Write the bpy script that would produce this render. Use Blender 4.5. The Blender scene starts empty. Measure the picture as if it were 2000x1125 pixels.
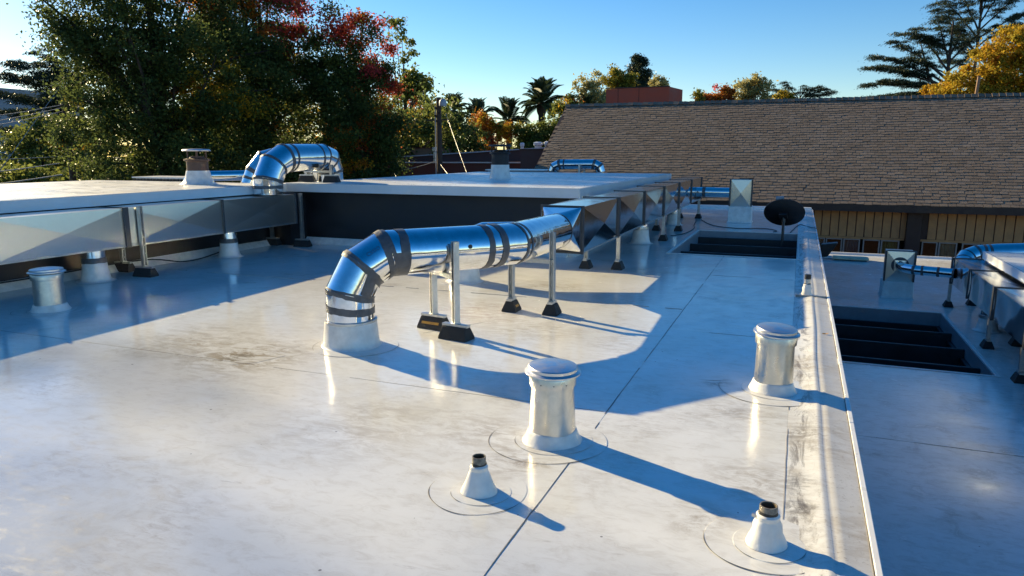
import bpy, bmesh, math, random
import numpy as np
from mathutils import Vector, Matrix, Quaternion

R = math.radians
random.seed(11)
rng = np.random.default_rng(5)
scene = bpy.context.scene
COL = scene.collection

# ---------------------------------------------------------------- camera
cam_data = bpy.data.cameras.new('camera')
cam = bpy.data.objects.new('camera', cam_data)
COL.objects.link(cam)
cam.location = (0, 0, 1.5)
cam.rotation_euler = (R(90 - 10.70), 0, R(21.67))
cam_data.lens = 25.2
cam_data.sensor_width = 36
cam_data.clip_start = 0.05
cam_data.clip_end = 2000
scene.camera = cam

# ---------------------------------------------------------------- sky, sun, exposure
SUN_EL, SUN_AZ = 20.5, 68.5            # azimuth measured from +Y towards -X
world = bpy.data.worlds.new('World')
scene.world = world
world.use_nodes = True
wn = world.node_tree
wn.nodes.clear()
sky = wn.nodes.new('ShaderNodeTexSky')
sky.sky_type = 'NISHITA'
sky.sun_disc = False
sky.sun_elevation = R(SUN_EL)
sky.sun_rotation = R(-SUN_AZ)
sky.altitude = 0
sky.air_density = 1.0
sky.dust_density = 0.15
sky.ozone_density = 3.0
bg = wn.nodes.new('ShaderNodeBackground')
bg.inputs['Strength'].default_value = 0.087
wo = wn.nodes.new('ShaderNodeOutputWorld')
hs_ = wn.nodes.new('ShaderNodeHueSaturation')
hs_.inputs['Saturation'].default_value = 1.36
hs_.inputs['Hue'].default_value = 0.506
wn.links.new(sky.outputs[0], hs_.inputs['Color'])
wn.links.new(hs_.outputs[0], bg.inputs[0])
wn.links.new(bg.outputs[0], wo.inputs[0])

sd = bpy.data.lights.new('sun', 'SUN')
sd.energy = 5.0
sd.angle = R(0.5)
sd.color = (1.0, 0.80, 0.44)
sun = bpy.data.objects.new('sun', sd)
COL.objects.link(sun)
SUNV = Vector((-math.sin(R(SUN_AZ)) * math.cos(R(SUN_EL)), math.cos(R(SUN_AZ)) * math.cos(R(SUN_EL)), math.sin(R(SUN_EL))))
sun.rotation_euler = SUNV.to_track_quat('Z', 'Y').to_euler()
sun.location = (-20, 8, 12)

vs = scene.view_settings
vs.view_transform = 'Standard'
vs.look = 'None'
vs.exposure = 0.92
vs.gamma = 1.0
vs.use_curve_mapping = False
scene.render.engine = 'CYCLES'
scene.render.resolution_x = 1024
scene.render.resolution_y = 576
scene.cycles.max_bounces = 8
scene.cycles.transparent_max_bounces = 6
scene.cycles.caustics_reflective = True
scene.cycles.sample_clamp_indirect = 120.0
scene.cycles.blur_glossy = 0.15

# ================================================================ materials
def new_mat(name):
    m = bpy.data.materials.new(name)
    m.use_nodes = True
    nt = m.node_tree
    nt.nodes.clear()
    out = nt.nodes.new('ShaderNodeOutputMaterial')
    b = nt.nodes.new('ShaderNodeBsdfPrincipled')
    nt.links.new(b.outputs[0], out.inputs[0])
    return m, nt, b, out

def node(nt, typ, **kw):
    n = nt.nodes.new(typ)
    for k, v in kw.items():
        if k in n.inputs.keys():
            n.inputs[k].default_value = v
        else:
            setattr(n, k, v)
    return n

def pos_node(nt, scale=(1, 1, 1)):
    g = node(nt, 'ShaderNodeNewGeometry')
    mp = node(nt, 'ShaderNodeMapping')
    mp.inputs['Scale'].default_value = scale
    nt.links.new(g.outputs['Position'], mp.inputs['Vector'])
    return mp.outputs[0]

def noise(nt, vec, scale, detail=4, rough=0.55, dist=0.0):
    n = node(nt, 'ShaderNodeTexNoise')
    n.inputs['Scale'].default_value = scale
    n.inputs['Detail'].default_value = detail
    n.inputs['Roughness'].default_value = rough
    n.inputs['Distortion'].default_value = dist
    nt.links.new(vec, n.inputs['Vector'])
    return n.outputs['Fac']

def ramp(nt, fac, stops):
    r = node(nt, 'ShaderNodeValToRGB')
    e = r.color_ramp.elements
    while len(e) > 1:
        e.remove(e[-1])
    e[0].position = stops[0][0]
    e[0].color = tuple(stops[0][1]) + (1,)
    for p, c in stops[1:]:
        q = e.new(p)
        q.color = tuple(c) + (1,)
    nt.links.new(fac, r.inputs[0])
    return r.outputs[0]

def mrange(nt, fac, a, b, c, d, smooth=True):
    n = node(nt, 'ShaderNodeMapRange')
    n.interpolation_type = 'SMOOTHSTEP' if smooth else 'LINEAR'
    nt.links.new(fac, n.inputs[0])
    for i, v in enumerate((a, b, c, d)):
        n.inputs[i + 1].default_value = v
    return n.outputs[0]

def mixc(nt, fac, a, b, mode='MIX'):
    n = node(nt, 'ShaderNodeMix', data_type='RGBA', blend_type=mode)
    for s, v in ((0, fac), (6, a), (7, b)):
        if isinstance(v, (int, float)):
            n.inputs[s].default_value = v
        elif isinstance(v, tuple):
            n.inputs[s].default_value = v + (1,) if len(v) == 3 else v
        else:
            nt.links.new(v, n.inputs[s])
    return n.outputs[2]

def mth(nt, op, a, b=0.0, c=None):
    n = node(nt, 'ShaderNodeMath', operation=op)
    for i, v in enumerate((a, b) if c is None else (a, b, c)):
        if isinstance(v, (int, float)):
            n.inputs[i].default_value = v
        else:
            nt.links.new(v, n.inputs[i])
    return n.outputs[0]

def bump(nt, b, h, strength, dist, prev=None):
    n = node(nt, 'ShaderNodeBump')
    n.inputs['Strength'].default_value = strength
    n.inputs['Distance'].default_value = dist
    nt.links.new(h, n.inputs['Height'])
    if prev is not None:
        nt.links.new(prev, n.inputs['Normal'])
    nt.links.new(n.outputs[0], b.inputs['Normal'])
    return n.outputs[0]

def simple(name, col, rough=0.5, metal=0.0, var=0.15, nscale=8, bstr=0.0, bdist=0.01, bscale=30, spec=0.5):
    m, nt, b, o = new_mat(name)
    p = pos_node(nt)
    f = noise(nt, p, nscale, 5)
    lo = tuple(c * (1 - var) for c in col)
    hi = tuple(min(1, c * (1 + var)) for c in col)
    nt.links.new(ramp(nt, f, [(0.3, lo), (0.7, hi)]), b.inputs['Base Color'])
    nt.links.new(mrange(nt, f, 0.3, 0.7, max(0.02, rough * 0.8), min(1, rough * 1.2)), b.inputs['Roughness'])
    b.inputs['Metallic'].default_value = metal
    b.inputs['Specular IOR Level'].default_value = spec
    if bstr:
        bump(nt, b, noise(nt, p, bscale, 4), bstr, bdist)
    return m

def membrane_mat(name, dirt=0.5, wet=True, edge=False, rlo=0.10, rhi=0.28, wave=1.0, stains=()):
    m, nt, b, o = new_mat(name)
    p = pos_node(nt)
    big = noise(nt, p, 0.9, 7, 0.62, 0.4)
    mid = noise(nt, p, 4.5, 6, 0.65, 0.6)
    fine = noise(nt, p, 60, 4, 0.7)
    strk = noise(nt, pos_node(nt, (6, 34, 10)), 1.0, 6, 0.7, 1.2)
    strk2 = noise(nt, pos_node(nt, (34, 5, 10)), 1.0, 5, 0.7, 1.5)
    base = ramp(nt, big, [(0.30, (0.82, 0.82, 0.79)), (0.55, (0.75, 0.75, 0.71)), (0.78, (0.61, 0.595, 0.53))])
    dm = mth(nt, 'MULTIPLY', mrange(nt, mid, 0.52, 0.75, 0, 1), mrange(nt, big, 0.42, 0.66, 0.15, 1))
    c1 = mixc(nt, mth(nt, 'MULTIPLY', dm, dirt), base, (0.36, 0.31, 0.235))
    sm = mth(nt, 'MULTIPLY', mrange(nt, strk, 0.60, 0.72, 0, 1), mrange(nt, mid, 0.4, 0.62, 0.0, 1))
    c2 = mixc(nt, mth(nt, 'MULTIPLY', sm, 0.45 * dirt + 0.1), c1, (0.25, 0.225, 0.19))
    sm2 = mth(nt, 'MULTIPLY', mrange(nt, strk2, 0.63, 0.72, 0, 1), mrange(nt, big, 0.45, 0.62, 0.0, 1))
    c3 = mixc(nt, mth(nt, 'MULTIPLY', sm2, 0.35 * dirt), c2, (0.28, 0.25, 0.21))
    sp = mth(nt, 'MULTIPLY', mrange(nt, fine, 0.66, 0.74, 0, 1), mrange(nt, mid, 0.45, 0.68, 0.0, 1))
    c4 = mixc(nt, mth(nt, 'MULTIPLY', sp, 0.6 * dirt + 0.15), c3, (0.13, 0.115, 0.095))
    if edge:
        # grime that settles in the gutter line along the edge metal
        vor = noise(nt, pos_node(nt, (11, 2.2, 4)), 1.0, 8, 0.75, 1.4)
        g = node(nt, 'ShaderNodeNewGeometry')
        sx = node(nt, 'ShaderNodeSeparateXYZ')
        nt.links.new(g.outputs['Position'], sx.inputs[0])
        band = mth(nt, 'MULTIPLY', mrange(nt, sx.outputs[0], 0.02, 0.08, 0, 1), mrange(nt, sx.outputs[0], 0.115, 0.20, 1, 0))
        gm = mth(nt, 'MULTIPLY', mrange(nt, vor, 0.46, 0.62, 0, 1), band)
        gm2 = mth(nt, 'MULTIPLY', mrange(nt, fine, 0.56, 0.68, 0, 1), mrange(nt, vor, 0.38, 0.6, 0.15, 0.9))
        c4 = mixc(nt, mrange(nt, sx.outputs[0], 0.17, 0.23, 0.0, 0.45), c4, (0.40, 0.375, 0.33))  # greyer from the ridge outward to the edge metal
        c4 = mixc(nt, mth(nt, 'MULTIPLY', gm2, 0.8), c4, (0.24, 0.205, 0.16))
        c4 = mixc(nt, mth(nt, 'MULTIPLY', gm, 0.8), c4, (0.10, 0.08, 0.06))
    # broad worn, mud-dried stains and short scuff marks
    st = noise(nt, p, 0.55, 8, 0.7, 1.0)
    stain = mth(nt, 'MULTIPLY', mrange(nt, st, 0.50, 0.68, 0, 1), mrange(nt, noise(nt, pos_node(nt, (9, 26, 9)), 1.0, 7, 0.75, 0.8), 0.42, 0.66, 0.1, 1))
    c4 = mixc(nt, mth(nt, 'MULTIPLY', stain, 0.75 * dirt + 0.08), c4, (0.36, 0.29, 0.195))
    mot = noise(nt, pos_node(nt, (7, 15, 9)), 1.0, 9, 0.72, 0.7)
    c4 = mixc(nt, mrange(nt, mot, 0.44, 0.72, 0, 0.5 * dirt + 0.1), c4, (0.47, 0.43, 0.36))
    vo = node(nt, 'ShaderNodeTexVoronoi')
    vo.inputs['Scale'].default_value = 8.0
    nt.links.new(p, vo.inputs['Vector'])
    sx0 = node(nt, 'ShaderNodeSeparateXYZ')
    nt.links.new(vo.outputs['Color'], sx0.inputs[0])
    spk = mth(nt, 'MULTIPLY', mth(nt, 'LESS_THAN', vo.outputs['Distance'], mrange(nt, sx0.outputs[1], 0, 1, 0.015, 0.07, False)), mth(nt, 'GREATER_THAN', sx0.outputs[0], 0.72))
    c4 = mixc(nt, mth(nt, 'MULTIPLY', spk, 0.7), c4, (0.09, 0.075, 0.06))
    if stains:
        gp_ = node(nt, 'ShaderNodeNewGeometry')
        tex = noise(nt, pos_node(nt, (5, 11, 5)), 1.0, 8, 0.75, 1.2)
        for (sx_, sy_, sr_, amt, scol) in stains:
            vd = node(nt, 'ShaderNodeVectorMath', operation='DISTANCE')
            nt.links.new(gp_.outputs['Position'], vd.inputs[0])
            vd.inputs[1].default_value = (sx_, sy_, 0)
            fall = mrange(nt, vd.outputs['Value'], 0.0, sr_, 1.0, 0.0)
            k_ = mth(nt, 'MULTIPLY', mth(nt, 'MULTIPLY', fall, mrange(nt, tex, 0.40, 0.62, 0.0, 1.0)), amt)
            c4 = mixc(nt, k_, c4, scol)
    sc_ = noise(nt, pos_node(nt, (30, 90, 30)), 1.0, 3, 0.8, 2.5)
    scuff = mth(nt, 'MULTIPLY', mrange(nt, sc_, 0.63, 0.70, 0, 1), mrange(nt, noise(nt, p, 1.7, 3), 0.44, 0.62, 0, 1))
    c4 = mixc(nt, mth(nt, 'MULTIPLY', scuff, 0.55 * dirt), c4, (0.12, 0.10, 0.085))
    nt.links.new(c4, b.inputs['Base Color'])
    if wet:
        wnz = noise(nt, p, 0.35, 4, 0.5, 0.2)
        g = node(nt, 'ShaderNodeNewGeometry')
        sx = node(nt, 'ShaderNodeSeparateXYZ')
        nt.links.new(g.outputs['Position'], sx.inputs[0])
        pond = mrange(nt, mth(nt, 'ADD', sx.outputs[0], mth(nt, 'MULTIPLY', wnz, 4.0)), -3.0, 0.3, 0.045, 0.115)
        rg = mth(nt, 'ADD', mth(nt, 'ADD', pond, mrange(nt, mid, 0.45, 0.75, 0.0, 0.09)), mrange(nt, mot, 0.42, 0.7, 0.0, 0.14))
        nt.links.new(rg, b.inputs['Roughness'])
    else:
        nt.links.new(mrange(nt, mid, 0.35, 0.7, rlo, rhi), b.inputs['Roughness'])
    b.inputs['IOR'].default_value = 1.5
    lowf = noise(nt, p, 1.6, 3, 0.5)
    n1 = bump(nt, b, lowf, 0.25*wave, 0.020)
    n2 = bump(nt, b, noise(nt, pos_node(nt, (5, 14, 5)), 1.0, 4, 0.6), 0.10, 0.010, n1)
    bump(nt, b, fine, 0.05, 0.004, n2)
    return m

def metal_mat(name, col, rough, wob, wobscale, spangle=0.0, streak=False, mott=1.0):
    m, nt, b, o = new_mat(name)
    p = pos_node(nt)
    n1 = noise(nt, p, 14, 6, 0.65, 0.5)
    lo = tuple(c * (1 - 0.14*mott) for c in col)
    nt.links.new(ramp(nt, n1, [(0.35, lo), (0.62, col)]), b.inputs['Base Color'])
    b.inputs['Metallic'].default_value = 1.0
    r = mrange(nt, n1, 0.35, 0.7, rough * (1+0.35*mott), rough * (1-0.15*mott))
    if streak:
        s = noise(nt, pos_node(nt, (40, 40, 2)), 1.0, 4, 0.6)
        r = mth(nt, 'ADD', r, mrange(nt, s, 0.45, 0.7, 0, 0.08))
    nt.links.new(r, b.inputs['Roughness'])
    a = bump(nt, b, noise(nt, p, wobscale, 2, 0.4), wob, 0.02)
    if spangle:
        v = node(nt, 'ShaderNodeTexVoronoi')
        v.inputs['Scale'].default_value = 90
        nt.links.new(p, v.inputs['Vector'])
        bump(nt, b, v.outputs['Distance'], spangle, 0.002, a)
    return m

def leaf_mat(name, stops, transl=0.4, use_tint=True, vary=0.3):
    m = bpy.data.materials.new(name)
    m.use_nodes = True
    nt = m.node_tree
    nt.nodes.clear()
    out = nt.nodes.new('ShaderNodeOutputMaterial')
    g = node(nt, 'ShaderNodeNewGeometry')
    if use_tint:
        at = node(nt, 'ShaderNodeAttribute', attribute_name='tint')
        fac = at.outputs['Fac']
    else:
        fac = g.outputs['Random Per Island']
    col = ramp(nt, fac, stops)
    hs = node(nt, 'ShaderNodeHueSaturation')
    nt.links.new(mrange(nt, g.outputs['Random Per Island'], 0, 1, 1 - vary, 1 + vary, False), hs.inputs['Value'])
    nt.links.new(col, hs.inputs['Color'])
    d = node(nt, 'ShaderNodeBsdfPrincipled')
    d.inputs['Roughness'].default_value = 0.42
    d.inputs['Specular IOR Level'].default_value = 0.1
    nt.links.new(hs.outputs[0], d.inputs['Base Color'])
    t = node(nt, 'ShaderNodeBsdfTranslucent')
    gm = node(nt, 'ShaderNodeGamma')
    gm.inputs[1].default_value = 0.85
    nt.links.new(hs.outputs[0], gm.inputs[0])
    nt.links.new(gm.outputs[0], t.inputs['Color'])
    mx = node(nt, 'ShaderNodeMixShader')
    mx.inputs[0].default_value = transl
    nt.links.new(d.outputs[0], mx.inputs[1])
    nt.links.new(t.outputs[0], mx.inputs[2])
    nt.links.new(mx.outputs[0], out.inputs[0])
    return m

def shingle_mat():
    m, nt, b, o = new_mat('asphalt_shingle')
    g = node(nt, 'ShaderNodeNewGeometry')
    oi = node(nt, 'ShaderNodeObjectInfo')
    f = mth(nt, 'FRACT', mth(nt, 'ADD', g.outputs['Random Per Island'], oi.outputs['Random']))
    c = ramp(nt, f, [(0.0, (0.16, 0.118, 0.082)), (0.3, (0.205, 0.15, 0.103)), (0.6, (0.24, 0.177, 0.123)), (0.85, (0.225, 0.172, 0.13)), (1.0, (0.275, 0.207, 0.148))])
    p = pos_node(nt)
    n = noise(nt, p, 0.5, 4)
    c2 = mixc(nt, mrange(nt, n, 0.35, 0.7, 0, 0.35), c, (0.20, 0.13, 0.08))
    n2 = noise(nt, p, 70, 3, 0.7)
    c3 = mixc(nt, mrange(nt, n2, 0.4, 0.7, 0, 0.35), c2, (0.13, 0.085, 0.06))
    nt.links.new(c3, b.inputs['Base Color'])
    b.inputs['Roughness'].default_value = 0.9
    bump(nt, b, n2, 0.4, 0.01)
    return m

M = {}
BR, RD, BK = (0.27, 0.20, 0.10), (0.30, 0.17, 0.12), (0.10, 0.085, 0.065)
M['membrane'] = membrane_mat('roof_membrane', 0.6, True, stains=[(-3.75, 4.10, 0.75, 0.85, BR), (-3.8, 4.03, 0.16, 0.9, BK), (-4.5, 4.3, 0.8, 0.5, BR), (-2.75, 6.15, 0.75, 0.6, RD), (-2.1, 5.6, 0.7, 0.5, BR),
    (-1.2, 3.12, 0.28, 0.75, BR), (-0.42, 4.75, 0.16, 0.9, BK), (-0.25, 4.2, 0.5, 0.5, BR), (-0.3, 2.85, 0.25, 0.6, BR), (-2.2, 3.2, 0.8, 0.35, BR), (-1.5, 3.4, 0.4, 0.5, BR), (-0.1, 3.3, 0.35, 0.6, BR), (-2.6, 7.6, 0.8, 0.45, BR)])
M['membrane_edge'] = membrane_mat('roof_membrane_edge', 0.95, False, True, rlo=0.30, rhi=0.5, wave=0.3, stains=[(0.07, 3.35, 0.16, 1.0, BK), (0.09, 3.1, 0.12, 1.0, BK), (0.06, 2.75, 0.14, 0.9, BK), (0.1, 4.0, 0.2, 0.7, BK), (0.27, 2.9, 0.3, 0.5, BR), (0.28, 3.9, 0.5, 0.5, BR), (0.2, 12.3, 0.35, 0.9, (0.25, 0.23, 0.2)), (0.1, 5.4, 0.4, 0.5, BR)])
M['membrane_low'] = membrane_mat('roof_membrane_low', 0.8, False)
M['membrane_up'] = membrane_mat('roof_membrane_upper', 0.6, False, rlo=0.26, rhi=0.5, wave=0.8)
M['boot'] = simple('white_flashing', (0.72, 0.70, 0.66), 0.38, 0, 0.14, 11, 0.4, 0.012, 16)
M['patch'] = membrane_mat('membrane_patch', 0.5, False)
M['seam'] = simple('seam_grime', (0.15, 0.135, 0.115), 0.6, 0, 0.5, 9)
M['seam_soft'] = simple('seam_sealant', (0.36, 0.33, 0.29), 0.5, 0, 0.3, 9)
M['white_metal'] = simple('white_edge_metal', (0.74, 0.74, 0.73), 0.32, 0, 0.05, 6)
M['fascia'] = simple('fascia_paint', (0.66, 0.68, 0.70), 0.4, 0, 0.06, 3, 0.05, 0.01, 5)
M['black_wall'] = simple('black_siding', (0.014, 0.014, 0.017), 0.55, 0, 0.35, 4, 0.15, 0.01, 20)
M['round_metal'] = metal_mat('round_galvanised', (0.80, 0.82, 0.84), 0.085, 0.15, 6)
M['rect_metal'] = metal_mat('sheet_galvanised', (0.60, 0.60, 0.59), 0.12, 0.10, 3.2, 0.0, False, 0.3)
M['dull_metal'] = metal_mat('dull_galvanised', (0.70, 0.69, 0.64), 0.28, 0.05, 4, 0.0, False, 0.12)
M['low_metal'] = metal_mat('bright_sheet_galvanised', (0.66, 0.67, 0.67), 0.13, 0.05, 2.2, 0.0, False, 0.3)
M['vent_metal'] = metal_mat('vent_metal', (0.66, 0.64, 0.59), 0.30, 0.05, 9, 0.0, True)
M['cap_metal'] = metal_mat('cap_metal', (0.72, 0.72, 0.72), 0.34, 0.05, 16)
M['strut'] = metal_mat('strut_metal', (0.58, 0.58, 0.57), 0.38, 0.05, 30)
M['flange'] = simple('dark_flange', (0.045, 0.048, 0.055), 0.42, 0, 0.2, 8)
M['tape'] = simple('grey_duct_tape', (0.085, 0.088, 0.095), 0.42, 0, 0.25, 18, 0.35, 0.006, 45)
M['rubber'] = simple('black_rubber', (0.022, 0.021, 0.020), 0.75, 0, 0.4, 20, 0.3, 0.006, 70)
M['yellow'] = simple('yellow_reflector', (0.55, 0.27, 0.03), 0.5, 0, 0.2, 20)
M['dark_steel_and_shade'] = simple('dark_steel_and_shade', (0.016, 0.017, 0.020), 0.45, 0, 0.3, 8)
M['joist'] = simple('black_painted_joist', (0.020, 0.021, 0.024), 0.5, 0, 0.3, 6, 0.2, 0.01, 12)
M['curb_grey'] = simple('grey_curb_metal', (0.26, 0.28, 0.31), 0.4, 0, 0.15, 5)
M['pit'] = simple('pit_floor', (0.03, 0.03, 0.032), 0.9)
M['cable'] = simple('black_cable', (0.015, 0.015, 0.017), 0.5)
M['wire'] = simple('pale_wire', (0.30, 0.29, 0.28), 0.45)
M['chimney_brown'] = simple('rusty_flue', (0.105, 0.062, 0.045), 0.6, 0.2, 0.35, 14)
M['chimney_dark'] = simple('sooty_flue', (0.022, 0.020, 0.021), 0.6, 0.2, 0.3, 14)
M['abs'] = simple('old_pipe', (0.20, 0.175, 0.14), 0.6, 0, 0.5, 60)
M['sealant'] = simple('black_sealant', (0.02, 0.018, 0.016), 0.5, 0, 0.4, 60)
M['pipe_inner'] = simple('pipe_inside', (0.10, 0.07, 0.035), 0.8, 0, 0.4, 50)
M['shingle'] = shingle_mat()
M['board'] = simple('tan_board', (0.50, 0.26, 0.10), 0.65, 0, 0.18, 3, 0.2, 0.01, 25)
M['trim_brown'] = simple('dark_brown_trim', (0.040, 0.022, 0.016), 0.6, 0, 0.2, 6)
M['soffit'] = simple('soffit_brown', (0.07, 0.04, 0.028), 0.7)
M['window_frame'] = simple('grey_window_frame', (0.30, 0.29, 0.26), 0.4, 0, 0.1, 6)
M['curtain'] = simple('pale_curtain', (0.55, 0.52, 0.36), 0.8, 0, 0.2, 8)
M['curtain_green'] = simple('green_blind', (0.28, 0.34, 0.13), 0.8, 0, 0.2, 8)
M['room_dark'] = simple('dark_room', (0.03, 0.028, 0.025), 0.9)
M['red_stucco'] = simple('red_stucco', (0.38, 0.085, 0.05), 0.8, 0, 0.12, 2.5, 0.2, 0.01, 40)
M['dark_red'] = simple('dark_red_wall', (0.115, 0.034, 0.026), 0.8, 0, 0.15, 2.5)
M['plum_wall'] = simple('brown_plum_wall', (0.10, 0.055, 0.052), 0.8, 0, 0.15, 2.5)
M['coping'] = simple('pale_coping', (0.52, 0.53, 0.55), 0.5)
M['pole_wood'] = simple('pole_wood', (0.075, 0.052, 0.038), 0.85, 0, 0.35, 12, 0.4, 0.02, 30)
M['lamp_grey'] = simple('lamp_housing', (0.42, 0.43, 0.45), 0.4)
M['asphalt'] = simple('asphalt', (0.05, 0.05, 0.052), 0.9, 0, 0.25, 1.5)
M['bark'] = simple('bark', (0.050, 0.037, 0.028), 0.9, 0, 0.4, 9, 0.5, 0.02, 20)
M['cedar_bark'] = simple('cedar_bark', (0.065, 0.050, 0.042), 0.9, 0, 0.4, 5, 0.5, 0.02, 14)
M['stub'] = simple('wood_stub', (0.30, 0.18, 0.11), 0.8)
M['conc_wall'] = simple('far_concrete', (0.33, 0.34, 0.36), 0.8)
M['leaf'] = leaf_mat('deciduous_leaf', [(0.0, (0.055, 0.085, 0.028)), (0.2, (0.105, 0.14, 0.034)), (0.36, (0.18, 0.20, 0.035)), (0.48, (0.38, 0.29, 0.03)), (0.56, (0.56, 0.33, 0.022)), (0.66, (0.46, 0.16, 0.025)), (0.8, (0.44, 0.095, 0.03)), (1.0, (0.58, 0.075, 0.07))], 0.48)
M['needle'] = leaf_mat('conifer_needle', [(0.0, (0.020, 0.034, 0.020)), (0.5, (0.036, 0.054, 0.030)), (1.0, (0.060, 0.074, 0.036))], 0.15, False)
M['pale_leaf'] = leaf_mat('pale_leaf', [(0.0, (0.34, 0.33, 0.13)), (0.5, (0.46, 0.42, 0.18)), (1.0, (0.56, 0.45, 0.15))], 0.45, False)
M['palm'] = leaf_mat('palm_leaflet', [(0.0, (0.036, 0.060, 0.026)), (1.0, (0.085, 0.115, 0.045))], 0.15, False)

def glass_mat():
    m, nt, b, o = new_mat('window_glass')
    b.inputs['Base Color'].default_value = (0.75, 0.8, 0.8, 1)
    b.inputs['Roughness'].default_value = 0.02
    b.inputs['Transmission Weight'].default_value = 1.0
    b.inputs['IOR'].default_value = 1.45
    t = node(nt, 'ShaderNodeBsdfTransparent')
    gl = node(nt, 'ShaderNodeBsdfGlossy')
    gl.inputs['Roughness'].default_value = 0.03
    fr = node(nt, 'ShaderNodeFresnel')
    fr.inputs[0].default_value = 1.5
    mx = node(nt, 'ShaderNodeMixShader')
    t.inputs[0].default_value = (0.8, 0.83, 0.82, 1)
    nt.links.new(fr.outputs[0], mx.inputs[0])
    nt.links.new(t.outputs[0], mx.inputs[1])
    nt.links.new(gl.outputs[0], mx.inputs[2])
    nt.links.new(mx.outputs[0], o.inputs[0])
    nt.nodes.remove(b)
    return m
M['glass'] = glass_mat()

# ================================================================ object helpers
ORG = {}
def tag(o, label=None, cat=None, group=None, kind=None):
    if label: o['label'] = label
    if cat: o['category'] = cat
    if group: o['group'] = group
    if kind: o['kind'] = kind
    return o

def thing(name, loc, label, cat, group=None):
    o = bpy.data.objects.new(name, None)
    o.empty_display_size = 0.2
    COL.objects.link(o)
    o.location = loc
    ORG[o] = Vector(loc)
    return tag(o, label, cat, group)

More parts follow.
